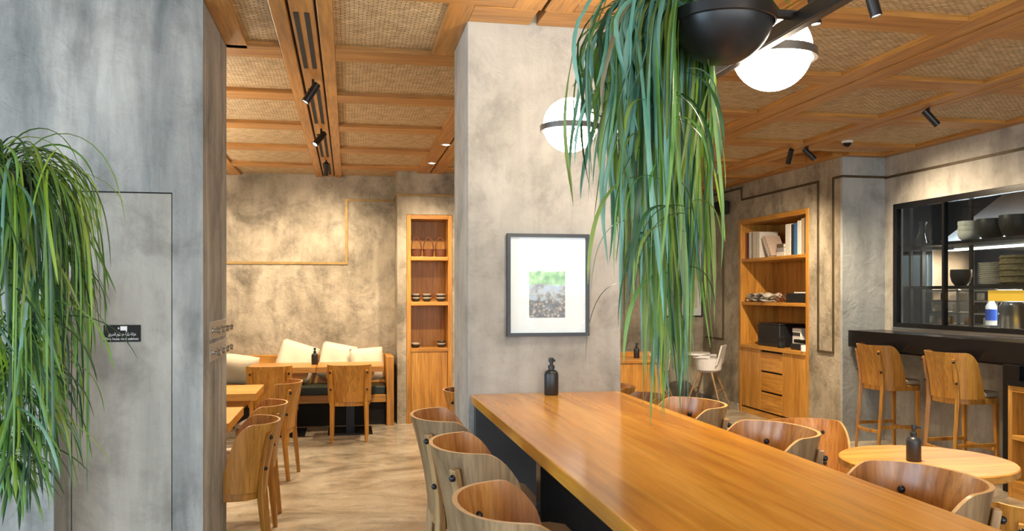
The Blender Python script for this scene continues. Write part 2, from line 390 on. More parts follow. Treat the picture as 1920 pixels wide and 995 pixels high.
# border beams along the right wall
beam(4.93, 5.05, 8.06, 11.6, CEIL, 'beam_y'); beam(5.42, 5.54, YMIN, 8.06, CEIL, 'beam_y'); beam(5.05, 5.42, 7.94, 8.06, CEIL, 'beam_x')
cols = []
for i in range(len(YB)-1): cols.append((YB[i]+HW, YB[i+1]-(HW if i < 6 else .125)))
cols.append((4.485, 5.42))
def panel(x0, x1, y0, y1):
    if x1-x0 < .05 or y1-y0 < .05: return
    part('woven_panel', bx(0, x1-x0, 0, y1-y0, 0, .02), 'weave', ceil, loc=(x0, y0, CEIL+.030))
for c0, c1 in cols:
    ym = ymax((c0+c1)/2)
    if c0 > 4.4: ym = 11.6
    rows = [(YMIN, XC[0]-XW)] + [(XC[k]+XW, XC[k+1]-XW) for k in range(len(XC)-1)] + [(XC[-1]+XW, 12)]
    for k, (y0, y1) in enumerate(rows):
        y1 = min(y1, ym)
        if y1 <= y0: continue
        a0, a1 = c0, c1
        if abs(y0-4.15) < .02:
            if c1 < -.8: continue
            if abs(c1+.3825) < .02: a0 = -.565; beam(WX, -.565, 4.15, 5.14, CEIL, 'beam_y')
            if abs(c1-.805) < .02: a1 = .49; beam(.49, .614, 4.15, 5.075, CEIL, 'beam_y')
            if abs(c0-1.115) < .02: a0 = 1.57; beam(1.447, 1.57, 4.15, 5.075, CEIL, 'beam_y')
        if c0 > 4.4 and y0 > 7.8: a1 = 4.93
        if c0 > 4.4 and y0 < 7.8 < y1: y1 = 7.94
        panel(a0, a1, y0, y1)
    for xc in XC:
        if xc+XW > ym: continue
        a1 = c1
        if c0 > 4.4 and xc > 7.9: a1 = 4.93
        if c1 < -.8 and abs(xc-5.195) < .02: beam(c0, a1, 5.14, xc+XW, CEIL, 'beam_x'); continue
        beam(c0, a1, xc-XW, xc+XW, CEIL, 'beam_x')
beam(.614, .94, 4.17, 4.409, CEIL, 'beam_x'); beam(.98, 1.447, 4.17, 4.409, CEIL, 'beam_x')
beam(.614, 1.447, 4.981, 5.07, CEIL, 'beam_x')

# ------------------------------------------------------------------ wall trims
def trim(n, mb, mat='gold'): struct('trim_%d' % n, mb, mat)
tw = .022
trim(1, bx(-4.1, -.0, 10.685, 10.7, 1.893, 1.893+tw*1.3))
trim(2, bx(-.03, -.0, 10.685, 10.7, 1.922, 2.70))
trim(3, bx(-.0, .575, 10.685, 10.7, 2.675, 2.70))
trim(4, bx(.555, .575, 10.15, 10.685, 2.69, 2.715))
trim(5, bx(.555, 3.0, 10.137, 10.15, 2.69, 2.715), 'gold')
g = .024
trim(6, bx(5.037, 5.05, 10.37, 11.5, 2.90, 2.90+g), 'bronze')
trim(7, bx(5.037, 5.05, 10.37-g, 10.37, 2.745, 2.924), 'bronze')
trim(8, bx(5.037, 5.05, 8.53, 10.37-g, 2.745, 2.745+g), 'bronze')
trim(9, bx(5.037, 5.05, 8.53-g, 8.53, .90, 2.769), 'bronze')
trim(10, bx(5.037, 5.05, 8.236, 8.53-g, .90, .90+g), 'bronze')
trim(11, bx(5.037, 5.05, 8.236-g, 8.236, .90, 2.769), 'bronze')
trim(12, bx(5.037, 5.05, 8.06, 8.236-g, 2.745, 2.769), 'bronze')
trim(13, bx(5.037, 5.54, 8.047, 8.06, 2.745, 2.769), 'bronze')
trim(14, bx(5.527, 5.54, 3.0, 8.047, 2.738, 2.762), 'bronze')
trim(15, MB().box(5.037, 5.05, 10.9, 10.9+g, .90, 2.9).box(5.037, 5.05, 10.924, 11.5, .90, .924), 'bronze')
struct('baseboard_right', MB().box(5.03, 5.05, 10.45, 11.6, 0, .09).box(3.06, 5.03, 11.58, 11.6, 0, .09), 'plaster')

# ------------------------------------------------------------------ seating
def plan(phi, w, b, n=2.7):
    sg = 1 if phi >= 0 else -1; a = abs(phi)
    if a <= PI/2:
        return sg*w*math.sin(a)**(2/n), -b*max(math.cos(a), 0)**(2/n)
    return sg*(w-.02*(a-PI/2)), (a-PI/2)*.22
def shell_pt(phi, h, z0, z1, off):
    w = .222*(1+.05*h); b = .205
    x, y = plan(phi, w, b)
    e = .01; x1, y1 = plan(phi+e, w, b); x2, y2 = plan(phi-e, w, b)
    tx, ty = x1-x2, y1-y2; L = math.hypot(tx, ty) or 1
    nx, ny = ty/L, -tx/L
    y -= .075*h**1.5*(1 - .45*min(1, abs(phi)/1.5))
    return (x+nx*off, y+ny*off, z0+(z1-z0)*h)
def shell(z0, z1):
    mb = MB(); phb, pht = math.radians(104), math.radians(86)
    hs = [0, .12, .25, .4, .55, .68, .78, .85, .9, .94, .97, .99, 1.0]; NS = 30
    grid = {}
    for side, off in ((0, .0), (1, -.013)):
        for i, h in enumerate(hs):
            pm = phb+(pht-phb)*h
            if h > .80: k = (h-.80)/.20; pm -= .24*(1-math.sqrt(max(0, 1-k*k)))
            for j in range(NS+1):
                # rim slightly crowned at the middle of the back
                s_ = -1+2*j/NS
                p = shell_pt(s_*pm, h, z0, z1, off); grid[side, i, j] = len(mb.v); mb.v.append(p)
    n = len(hs)
    def q(a, b2, c, d, mi): mb.f.append((a, b2, c, d)); mb.m.append(mi)
    for i in range(n-1):
        for j in range(NS):
            q(grid[0,i,j], grid[0,i,j+1], grid[0,i+1,j+1], grid[0,i+1,j], 0)
            q(grid[1,i,j+1], grid[1,i,j], grid[1,i+1,j], grid[1,i+1,j+1], 1)
        for j in (0, NS): q(grid[0,i,j], grid[1,i,j], grid[1,i+1,j], grid[0,i+1,j], 2)
    for j in range(NS):
        for i in (0, n-1): q(grid[0,i,j], grid[1,i,j], grid[1,i,j+1], grid[0,i,j+1], 2)
    return mb
def outline(w, b, front, n=16):
    pts = []
    for k in range(n+1):
        x, y = plan(-PI/2+PI*k/n, w, b); pts.append((x, y))
    pts += [(w-.005, front-.04), (w-.04, front), (-w+.04, front), (-w+.005, front-.04)]
    return pts
def make_seat(name, label, seat_z, outer, leg_mat, stool):
    t = thing(name, label, 'stool' if stool else 'chair')
    rail1 = seat_z-.045; rail0 = rail1-.05; z0 = rail1-.005; z1 = seat_z+.335
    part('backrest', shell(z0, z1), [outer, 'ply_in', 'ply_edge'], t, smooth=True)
    part('seat_frame', MB().prism(outline(.212, .196, .225), rail0, rail1), leg_mat, t, .006)
    pad = MB(); o = outline(.200, .178, .235)
    rings = []
    for sc_, z in ((.94, 0), (1.0, .012), (1.0, .03), (.975, .042), (.9, .049), (.5, .052)):
        rings.append([(x*sc_, y*sc_, rail1+.001+z) for x, y in o])
    pad.loft(rings); part('seat_pad', pad, 'pad', t, smooth=True)
    hb = .87; zt = z0+(z1-z0)*hb
    phi = math.radians(42)
    for sg in (-1, 1):
        leg = MB(); spl = .05 if stool else .035
        pts = []
        for h in (0, .25, .5, hb):
            p = shell_pt(sg*phi, h, z0, z1, .0135); pts.append(Vector(p))
        px_ = pts[0].x
        path = [Vector((px_*1.03, pts[0].y-spl, 0)), Vector((px_, pts[0].y, rail0))] + pts
        sz = [(.024, .026), (.034, .036), (.034, .03), (.032, .024), (.032, .024), (.030, .022)]
        a = Vector((math.cos(phi*.72), sg*math.sin(phi*.72), 0)); rings = []
        for k, p in enumerate(path):
            d = (path[min(k+1, len(path)-1)]-path[max(0, k-1)]).normalized(); b2 = d.cross(a).normalized(); w_, dd = sz[k]
            # the leg carries on upward outside the shell as the back post
            oo = -abs(1)*.0
            rings.append([p + a*sx*w_/2 + b2*sy*dd/2 for sx, sy in ((-1,-1),(1,-1),(1,1),(-1,1))])
        leg.loft(rings); lo = part('rear_leg', leg, leg_mat, t, .004)
        for h in (.34, .80):
            for off, nm in ((.03, 'bolt'), (-.014, 'bolt')):
                p = Vector(shell_pt(sg*phi, h, z0, z1, off)); b_ = MB().sphere((0, 0, 0), .0115, 12, 8)
                part(nm, b_, 'bolt', lo, smooth=True, loc=p)
        fl = MB().bar((sg*.183, .20, 0), (sg*.18, .19, rail0), .026, .026, .036, .036)
        part('front_leg', fl, leg_mat, t, .004)
    if stool:
        yr = shell_pt(phi, 0, z0, z1, .0135)[1]; xr = abs(shell_pt(phi, 0, z0, z1, .0135)[0]); zf = .235
        yr -= .05*(1-zf/rail0)
        arc = [(x_, y_, zf) for x_, y_ in [(-xr+.01, yr), (-xr*.5, yr-.028), (0, yr-.04), (xr*.5, yr-.028), (xr-.01, yr)]]
        m = MB()
        for p, q_ in zip(arc[:-1], arc[1:]): m.bar(p, q_, .03, .022, side=(0, 0, 1))
        part('rear_footrest', m, leg_mat, t, .003)
        part('front_footrest', MB().bar((-.17, .198, zf), (.17, .198, zf), .03, .022, side=(0, 0, 1)), leg_mat, t, .003)
        for sg in (-1, 1):
            part('side_footrest', MB().bar((sg*xr*1.01, yr+.012, zf+.04), (sg*.182, .185, zf+.04), .03, .022, side=(0, 0, 1)), leg_mat, t, .003)
    return t
G1 = 'bar stools along the long high table'
L_ = 'curved-back high stool '
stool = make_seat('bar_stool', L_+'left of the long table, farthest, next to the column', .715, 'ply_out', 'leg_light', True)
stool['group'] = G1
F_R = -PI/2; F_L = PI/2
stool.location = (.53, 3.50, 0); stool.rotation_euler = (0, 0, F_R)
dup(stool, (.545, 2.83, 0), F_R+.02, L_+'left of the long table, middle of three', G1)
dup(stool, (.525, 2.02, 0), F_R-.02, L_+'left of the long table, nearest, cut by lower edge', G1)
dup(stool, (1.40, 3.66, 0), F_L, L_+'right of the long table, farthest, behind plant tips', G1)
dup(stool, (1.40, 2.90, 0), F_L, L_+'right of the long table, middle one, with a window highlight', G1)
dup(stool, (1.40, 2.08, 0), F_L, L_+'right of the long table, nearest, before round table', G1)
G2 = 'bar stools at the black kitchen counter'
bst = make_seat('counter_stool', 'oak bar stool at the black counter, farther one beside the pale pillar', .715, 'oak', 'oak', True); bst['group'] = G2
bst.location = (5.13, 7.42, 0); bst.rotation_euler = (0, 0, F_R)
dup(bst, (5.13, 6.42, 0), F_R+.03, 'oak bar stool at the black counter, nearer one behind the round table', G2)
G3 = 'low dining chairs'
ch = make_seat('dining_chair', 'oak dining chair with its back to us at the far wall table, right one', .465, 'oak', 'oak', False); ch['group'] = G3
ch.location = (.02, 9.19, 0); ch.rotation_euler = (0, 0, -.04)
dup(ch, (-.80, 9.17, 0), .10, 'oak dining chair with its back to us at the far wall table, left one', G3)
dup(ch, (-.655, 7.45, 0), F_L-.18, 'oak dining chair facing the left side tables, farthest one with its pad showing', G3)
dup(ch, (-.68, 6.02, 0), F_L, 'oak dining chair facing the left side tables, middle one mostly hidden by the nearest', G3)
dup(ch, (-.67, 5.22, 0), F_L+.06, 'oak dining chair facing the left side tables, nearest one beside the partition', G3)
dup(ch, (1.0, 6.55, 0), F_R, 'oak dining chair peeking out from behind the left edge of the column', G3)
dup(ch, (2.02, 5.95, 0), F_L, 'oak dining chair whose rim shows above the far end of the long table', G3)
dup(ch, (2.0, 6.62, 0), F_L, 'oak dining chair just showing at the right edge of the column', G3)
dup(ch, (2.60, 4.42, 0), PI, 'oak dining chair on the far side of the round table, facing us', G3)
dup(ch, (2.53, 2.74, 0), -.25, 'oak dining chair near the round table, cut by the lower right corner', G3)

# ------------------------------------------------------------------ tables
T = thing('communal_table', 'long high oak communal table running to the plastered column', 'table', (1.03, 2.55, 0))
part('tabletop', bx(-.40, .405, -1.75, 1.855, .972, 1.02), 'table', T, .004)
part('end_panel', bx(-.385, .385, 1.80, 1.85, 0, .971), 'charcoal', T, .003)
part('frame_beam', bx(-.06, .06, -1.55, 1.79, .89, .971), 'black', T)
for y in (.70, -1.2):
    part('leg_slab', bx(-.30, .30, y-.04, y+.04, 0, .889), 'black', T, .003)
def low_table(label, x0, x1, y0, y1, group='square oak dining tables'):
    cx_, cy_ = (x0+x1)/2, (y0+y1)/2; w, d = (x1-x0)/2, (y1-y0)/2
    t = thing('dining_table', label, 'table', (cx_, cy_, 0), 0, group)
    part('tabletop', bx(-w, w, -d, d, .69, .75), 'oak_x', t, .004)
    part('apron', bx(-w+.1, w-.1, -d+.1, d-.1, .62, .689), 'oak_x', t)
    part('pedestal', bx(-.045, .045, -.045, .045, .02, .62), 'black', t)
    part('foot_plate', bx(-.24, .24, -.24, .24, 0, .02), 'black', t, .003)
low_table('oak table by the far bench, left half of the pair', -1.05, -.335, 9.36, 10.02)
low_table('oak table by the far bench, right half of the pair, nearer the shelf niche', -.33, .385, 9.36, 10.02)
low_table('oak table edge behind the partition, farther of the two left side tables', -1.65, -.715, 7.04, 7.70)
low_table('oak table edge behind the partition, nearer of the two left side tables', -1.65, -.715, 5.45, 6.22)
low_table('oak table behind the column, between the dining chairs there', 1.2, 1.82, 5.85, 6.85)
R = thing('round_table', 'round oak cafe table with a black bottle on it', 'table', (2.72, 3.64, 0))
part('tabletop', MB().lathe([(.385, .71), (.392, .715), (.392, .745), (.387, .75)], 64), 'oak_x', R, smooth=True)
part('pedestal', MB().lathe([(.045, .02), (.04, .6), (.09, .705)], 24), 'black', R, smooth=True)
part('foot_plate', MB().lathe([(.24, 0), (.24, .012), (.2, .02)], 32), 'black', R, smooth=True)

# ------------------------------------------------------------------ pump bottles
def bottle(label, loc, s=1.0, rz=0):
    t = thing('pump_bottle', label, 'bottle', loc, rz, 'black pump bottles')
    part('body', MB().lathe([(.034*s, 0), (.037*s, .004*s), (.037*s, .105*s), (.034*s, .118*s), (.024*s, .127*s), (.015*s, .131*s), (.015*s, .137*s)], 28), 'bottle', t, smooth=True)
    part('collar', MB().lathe([(.0175*s, .137*s), (.0175*s, .152*s), (.011*s, .155*s)], 20), 'bottle', t, smooth=True)
    p = MB().lathe([(.009*s, .155*s), (.009*s, .168*s), (.014*s, .17*s), (.0135*s, .19*s), (.008*s, .192*s)], 16)
    p.bar((0, -.005*s, .182*s), (0, -.036*s, .180*s), .012*s, .010*s); part('pump', p, 'bottle', t, smooth=True)
bottle('matte black pump bottle on the long table below the framed picture', (1.035, 4.30, 1.02), 1.0, .2)
bottle('matte black pump bottle on the round table', (2.64, 3.62, .75), .9, .5)
bottle('small black bottle on the far wall table by the cushions', (-.36, 9.72, .75), .97, .3)
bottle('small black pump bottle on the wooden desk right of the column', (3.50, 10.05, .7405), .97, 1.2)

# ------------------------------------------------------------------ bench and cushions
B = thing('bench', 'built-in oak bench with dark green seat along the back wall', 'bench', (0, 10.35, 0))
part('end_panel', bx(.445, .53, -.30, .33, 0, .80), 'oak', B, .004)
part('seat_cushion', bx(-3.9, .443, -.24, .21, .345, .46), 'green', B, .02)
part('front_rail', bx(-3.9, .443, -.27, -.242, .27, .36), 'oak_x', B, .003)
part('plinth', bx(-3.9, .443, -.20, .30, 0, .344), 'gap', B)
part('backrest_panel', bx(-3.9, .443, .212, .335, .345, .80), 'oak_x', B, .004)
def cushion(label, loc, size, rot, squash=1.0):
    mb = MB(); n = 14; g = {}
    for sgn in (1, -1):
        for i in range(n+1):
            for j in range(n+1):
                a = -1+2*i/n; b = -1+2*j/n
                k = (1-a**4)*(1-b**4)
                pinch = 1-.10*(a*a)*(1-b*b)*1.0
                pz = 1-.10*(b*b)*(1-a*a)
                x = a*size/2*pz; z = b*size/2*pinch*squash
                y = sgn*.095*k**.55*(1+.06*math.sin(5*a+3*b))
                g[sgn, i, j] = len(mb.v); mb.v.append((x, y, z))
        for i in range(n):
            for j in range(n):
                mb.f.append((g[sgn,i,j], g[sgn,i+1,j], g[sgn,i+1,j+1], g[sgn,i,j+1])); mb.m.append(0)
    me = mb.mesh('cushion', MAT['linen']); bm = bmesh.new(); bm.from_mesh(me); bmesh.ops.remove_doubles(bm, verts=bm.verts, dist=.001)
    bmesh.ops.recalc_face_normals(bm, faces=bm.faces); bm.to_mesh(me); bm.free()
    me.polygons.foreach_set('use_smooth', [True]*len(me.polygons))
    o = link('cushion', me); o.location = loc; o.rotation_euler = rot
    tag(o, label, 'cushion', 'cream cushions on the bench')
cushion('cream linen cushion lying low at the left end of the bench', (-1.28, 10.30, .66), .50, (.55, .12, .15), .8)
cushion('cream linen cushion tilted on its corner behind the small bottle', (-.60, 10.42, .74), .44, (-.25, .32, .05))
cushion('cream linen cushion in the middle, leaning toward its neighbour', (-.13, 10.43, .73), .42, (-.22, .18, -.25))
cushion('cream linen cushion at the right end against the bench panel', (.228, 10.27, .70), .39, (-.22, -.06, .12))

# ------------------------------------------------------------------ left niche shelf
N = thing('niche_shelf', 'tall oak niche cabinet with baskets and bowls left of the column', 'shelf', (NX0+.002, NY-.012, 0))
wN = NX1-NX0-.004
part('side_panel', bx(0, .05, 0, .42, 0, 2.47), 'oak', N, .002); part('side_panel', bx(wN-.05, wN, 0, .42, 0, 2.47), 'oak', N, .002)
part('top_panel', bx(.051, wN-.051, 0, .42, 2.42, 2.47), 'oak_x', N, .002)
for z in (1.93, 1.395): part('shelf_board', bx(.051, wN-.051, 0, .40, z, z+.045), 'oak_x', N, .002)
part('shelf_board', bx(.051, wN-.051, 0, .40, .845, .89), 'oak_x', N, .002)
part('back_panel', bx(.051, wN-.051, .401, .42, .06, 2.419), 'oak', N)
part('cabinet_door', bx(.054, wN-.054, .006, .03, .06, .842), 'oak', N, .002)
part('kick_board', bx(.051, wN-.051, .02, .05, 0, .058), 'oak_x', N)
def basket(label, x, y, z):
    t = thing('basket', label, 'basket', (x, y, z), 0, 'brown baskets on the niche shelf')
    part('bowl', MB().lathe([(.052, 0), (.06, .02), (.066, .09), (.061, .092), (.054, .02), (.01, .012)], 20), 'terracotta', t, smooth=True)
    part('rim', MB().tube([(.065*math.cos(a*PI/8), .065*math.sin(a*PI/8), .09) for a in range(17)], .007, 6), 'terracotta', t, smooth=True)
    part('handle', MB().tube([(.06*math.cos(PI*k/12), 0, .09+.145*math.sin(PI*k/12)) for k in range(13)], .008, 6), 'terracotta', t, smooth=True)
for x, w in ((.81, 'left one of three'), (.955, 'middle one of three'), (1.10, 'right one of three')):
    basket('brown wicker basket with arched handle on the top shelf, '+w, x, 10.30, 1.976)
def bowl_stack(label, x, y, z, n, r=.055, mats=('ceramic_dark', 'ceramic_white')):
    t = thing('bowl_stack', label, 'bowls', (x, y, z), 0, 'stacked bowls in the niche')
    for k in range(n):
        b = MB().lathe([(r*.6, 0), (r*.92, .018), (r, .032), (r*.96, .032), (r*.85, .020), (.01, .012)], 20)
        part('bowl', b, mats[k % 2], t, smooth=True, loc=(0, 0, k*.0205))
bowl_stack('striped stack of small bowls, left on the middle niche shelf', .80, 10.27, 1.441, 4)
bowl_stack('striped stack of small bowls, centre of the middle niche shelf', .935, 10.27, 1.441, 4)
bowl_stack('striped stack of small bowls, right on the middle niche shelf', 1.105, 10.27, 1.441, 4, .062)
bowl_stack('low pair of dark bowls, left on the lower niche shelf', .80, 10.27, .891, 2)
bowl_stack('taller stack of dark bowls, right on the lower niche shelf', 1.11, 10.27, .891, 3)

# ------------------------------------------------------------------ bookcase in the right wall
K = thing('bookcase', 'built-in oak bookcase with doors and drawers in the right wall', 'bookcase', (5.04, BY0+.002, 0))
wK = BY1-BY0-.004
part('side_panel', bx(0, .54, 0, .055, 0, BZ-.003), 'oak', K, .002); part('side_panel', bx(0, .54, wK-.055, wK, 0, BZ-.003), 'oak', K, .002)
part('top_panel', bx(0, .54, .056, wK-.056, BZ-.06, BZ-.003), 'oak_y', K, .002)
for z in (1.945, 1.39): part('shelf_board', bx(.01, .52, .056, wK-.056, z, z+.04), 'oak_y', K, .002)
part('counter_board', bx(-.015, .52, .056, wK-.056, .84, .885), 'oak_y', K, .003)
part('back_panel', bx(.521, .54, .056, wK-.056, .07, BZ-.061), 'oak', K)
c0, c1 = .056, wK-.056; th = (c1-c0)/3
part('cabinet_door', bx(.004, .028, c0+.004, c0+th-.004, .09, .836), 'oak', K, .002)
part('cabinet_door', bx(.004, .028, c0+2*th+.004, c1-.004, .09, .836), 'oak', K, .002)
for z0_, z1_ in ((.09, .315), (.337, .565), (.587, .815)):
    part('drawer', bx(.004, .028, c0+th+.004, c1-th-.004, z0_, z1_), 'oak_y', K, .002)
part('carcass', bx(.04, .51, c0, c1, .07, .838), 'gap', K)
part('kick_board', bx(.012, .05, c0, c1, 0, .068), 'oak_y', K)
def book(label, y, z, th_, ht, dp, col, lean=0.0, flat=False, xo=5.10, rz=0):
    m = plain('book_cover', col, .5, noise=.08, scale=40) if not col in BK else BK[col]; BK[col] = m
    t = thing('book', label, 'book', (xo, y, z), rz, 'books on the top shelf')
    t.rotation_euler = (lean, 0, rz)
    MAT['_bk'] = m
    if flat:
        part('cover', MB().box(0, ht, 0, dp, 0, .004).box(0, ht, 0, dp, th_-.004, th_).box(0, .004, 0, dp, .004, th_-.004), '_bk', t)
        part('pages', bx(.005, ht-.004, .004, dp-.004, .0045, th_-.0045), 'ceramic_white', t)
    else:
        part('cover', MB().box(0, dp, 0, .004, 0, ht).box(0, dp, th_-.004, th_, 0, ht).box(0, .005, .004, th_-.004, 0, ht), '_bk', t)
        part('pages', bx(.006, dp-.006, .0045, th_-.0045, .005, ht-.006), 'ceramic_white', t)
BK = {}
z = 1.986
WHT = (.70, .66, .58); GRY = (.30, .29, .27); DRK = (.03, .03, .035); RED = (.35, .05, .03); BLU = (.05, .16, .38); TAN = (.45, .33, .2); YEL = (.6, .42, .05)
spec = [  # from the far end toward the near end of the shelf
 (10.33, .035, .34, RED, 'thin red book at the far left end of the bookshelf'),
 (10.275, .045, .33, DRK, 'dark book beside the red one on the bookshelf'),
 (10.215, .05, .34, WHT, 'white book in the left group on the bookshelf'),
 (10.16, .04, .33, GRY, 'grey book in the left group on the bookshelf'),
 (10.10, .055, .34, (.62, .56, .45), 'cream book in the left group on the bookshelf'),
 (10.04, .05, .335, (.55, .5, .42), 'beige book ending the left group on the bookshelf'),
 (9.98, .045, .33, (.66, .62, .55), 'pale book next to the leaning books on the bookshelf'),
]
for y, t_, h_, c_, l_ in spec: book(l_, y-.0, z, t_, h_, .25, c_)
spec2 = [(9.215, .115, .37, (.72, .70, .64), 'thick white book starting the right group on the bookshelf'),
 (9.145, .05, .36, DRK, 'black book between the white and blue ones on the bookshelf'),
 (9.07, .06, .37, BLU, 'blue book with white spine print on the bookshelf'),
 (8.985, .07, .39, (.74, .72, .66), 'white book right of the blue one on the bookshelf'),
 (8.915, .055, .41, TAN, 'tall tan book in the right group on the bookshelf'),
 (8.85, .055, .42, (.10, .10, .11), 'tall charcoal book in the right group on the bookshelf'),
 (8.785, .05, .43, (.06, .065, .07), 'tallest black book at the right end of the bookshelf')]
for y, t_, h_, c_, l_ in spec2: book(l_, y, z, t_, h_, .25, c_)
book('cream book leaning against the left group', 9.72, z+.026, .04, .30, .22, (.60, .54, .46), lean=-.62)
book('tan book leaning in front of the white one', 9.665, z+.02, .03, .31, .2, (.55, .42, .34), lean=-.62)
book('lowest white book lying flat between the groups', 9.36, z, .05, .2, .19, (.70, .66, .6), flat=True)
book('grey book lying flat, second in the small pile', 9.37, z+.051, .05, .2, .17, GRY, flat=True)
book('dark book lying flat on top of the small pile', 9.38, z+.102, .045, .2, .16, (.12, .09, .06), flat=True)
z = 1.431
t = thing('newspaper_pile', 'crumpled pile of white newspapers on the middle bookcase shelf', 'newspapers', (5.20, 10.05, z+.008))
for k in range(4):
    mb = MB(); n = 8; rr = random.Random(k)
    for i in range(n+1):
        for j in range(n+1):
            mb.v.append((-.13+.26*i/n+rr.uniform(-.006, .006), -.24+.48*j/n, .02*k+.012*math.sin(i*1.3+k)+.018*abs(math.sin(j*.9+k))*(1+.4*k)+.002))
    for i in range(n):
        for j in range(n): a = i*(n+1)+j; mb.f.append((a, a+n+1, a+n+2, a+1)); mb.m.append(0)
    o = len(mb.v); mb.v += [(x, y, z_-.006) for x, y, z_ in mb.v[:o]]
    mb.f += [tuple(q+o for q in reversed(f)) for f in mb.f[:]]; mb.m = [0]*len(mb.f)
    part('newspaper', mb, 'ceramic_white', t, smooth=True)
t = thing('twig_tangle', 'brown dried twigs on the middle bookcase shelf', 'dried twigs', (5.18, 9.52, z))
for k in range(14):
    a = random.uniform(0, PI); x, y = random.uniform(-.06, .06), random.uniform(-.1, .1)
    part('twig', MB().tube([(x, y-.1, .006), (x+.05*math.cos(a), y, .05+random.uniform(0, .07)), (x+.02, y+.12*math.sin(a), .02)], .005, 5), 'terracotta', t)
tag(part('saucer', MB().lathe([(.05, 0), (.09, .016), (.087, .018), (.045, .005)], 24), 'white', smooth=True, loc=(5.11, 9.76, z)), 'white saucer before the twigs on the bookcase shelf', 'saucer')
t = thing('black_tray', 'black box tray with white contents on the middle bookcase shelf', 'tray', (5.09, 8.80, z))
part('box', MB().box(0, .3, 0, .5, 0, .012).box(0, .012, 0, .5, .012, .11).box(.288, .3, 0, .5, .012, .11).box(.012, .288, 0, .012, .012, .11).box(.012, .288, .488, .5, .012, .11), 'black_matte', t)
part('cards', bx(.05, .25, .12, .40, .013, .125), 'white', t)
z = .886
t = thing('printer', 'black printer on the bookcase counter', 'printer', (5.10, 9.48, z))
part('body', bx(0, .36, 0, .55, 0, .26), 'black_matte', t, .012); part('paper_slot', bx(-.006, 0, .08, .47, .06, .1), 'gap', t); part('lid', bx(.01, .35, .01, .54, .2605, .285), 'black_matte', t, .008)
t = thing('router', 'white router with dark sockets beside the printer', 'router', (5.22, 9.19, z))
part('case', bx(0, .10, 0, .2, .0, .24), 'white', t, .01)
for k in range(4): part('socket', bx(-.004, 0, .02+.045*k, .055+.045*k, .15, .19), 'gap', t)
t = thing('telephone', 'low black telephone on the bookcase counter', 'telephone', (5.08, 8.88, z))
part('base', bx(0, .2, 0, .3, 0, .07), 'black_matte', t, .01); part('handset', bx(.02, .08, .03, .27, .08, .12), 'black', t, .012)
tag(part('glass_jar', MB().lathe([(.04, 0), (.045, .01), (.045, .1), (.03, .12), (.03, .13), (.026, .13), (.026, .12), (.04, .098), (.04, .012), (.005, .008)], 20), 'smoked', smooth=True, loc=(5.08, 9.40, z)), 'small glass jar in front of the router', 'jar')
tag(part('paper_roll', MB().lathe([(.02, 0), (.045, .001), (.045, .07), (.02, .071)], 20), 'white', smooth=True, loc=(5.06, 8.82, z)), 'small white paper roll at the near end of the counter', 'paper roll')
t = thing('pump_holder', 'tall black handset stand at the near end of the bookcase', 'stand', (5.30, 8.83, z))
part('stand', bx(.03, .12, 0, .07, 0, .19), 'black_matte', t, .01); part('cable', MB().tube([(.10, .1, .19), (.13, .15, .34), (.17, .2, .38), (.21, .12, .30)], .006, 6), 'black', t); part('plug', bx(.14, .205, .12, .2, .27, .36), 'white', t, .008)

# ------------------------------------------------------------------ framed pictures
def print_mat(name, kind):
    m, nt, b = newmat(name)
    tc = nt.nodes.new('ShaderNodeTexCoord'); sx = nt.nodes.new('ShaderNodeSeparateXYZ'); nt.links.new(tc.outputs['Object'], sx.inputs[0])
    vor = nt.nodes.new('ShaderNodeTexVoronoi'); vor.inputs['Scale'].default_value = 55; nt.links.new(tc.outputs['Object'], vor.inputs['Vector'])
    if kind == 'pots':
        n1 = noise(nt, tc.outputs['Object'], 26, 6)
        pots = ramp(nt, vor.outputs['Distance'], [(.1, (.55, .47, .38)), (.35, (.30, .22, .16)), (.6, (.07, .05, .04))])
        mid = ramp(nt, n1, [(.38, (.16, .13, .11)), (.5, (.45, .42, .40)), (.62, (.35, .47, .62))])
        green = ramp(nt, n1, [(.35, (.10, .32, .05)), (.55, (.32, .62, .16)), (.7, (.68, .85, .55))])
        mr = nt.nodes.new('ShaderNodeMapRange'); nt.links.new(sx.outputs[2], mr.inputs[0]); mr.inputs[1].default_value = -.157; mr.inputs[2].default_value = .157
        wob = nt.nodes.new('ShaderNodeMath'); wob.operation = 'MULTIPLY_ADD'; nt.links.new(n1, wob.inputs[0]); wob.inputs[1].default_value = .16; nt.links.new(mr.outputs[0], wob.inputs[2])
        f1 = ramp(nt, wob.outputs[0], [(.36, 0.0), (.40, 1.0)]); f2 = ramp(nt, wob.outputs[0], [(.62, 0.0), (.66, 1.0)]); f3 = ramp(nt, wob.outputs[0], [(.84, 0.0), (.88, 1.0)])
        col = mixrgb(nt, pots, mid, f1); col = mixrgb(nt, col, green, f2); col = mixrgb(nt, col, (.75, .84, .80), f3)
    else:
        n1 = noise(nt, tc.outputs['Object'], 7, 5)
        col = ramp(nt, n1, [(.38, (.75, .72, .66)), (.52, (.70, .58, .28)), (.6, (.62, .64, .6))])
    nt.links.new(col, b.inputs['Base Color']); b.inputs['Roughness'].default_value = .6
    return m
MAT['print_pots'] = print_mat('print_pots', 'pots'); MAT['print_abs'] = print_mat('print_abstract', 'abs')
MAT['mat_board'] = plain('white_mat_board', (.86, .85, .84), .7)
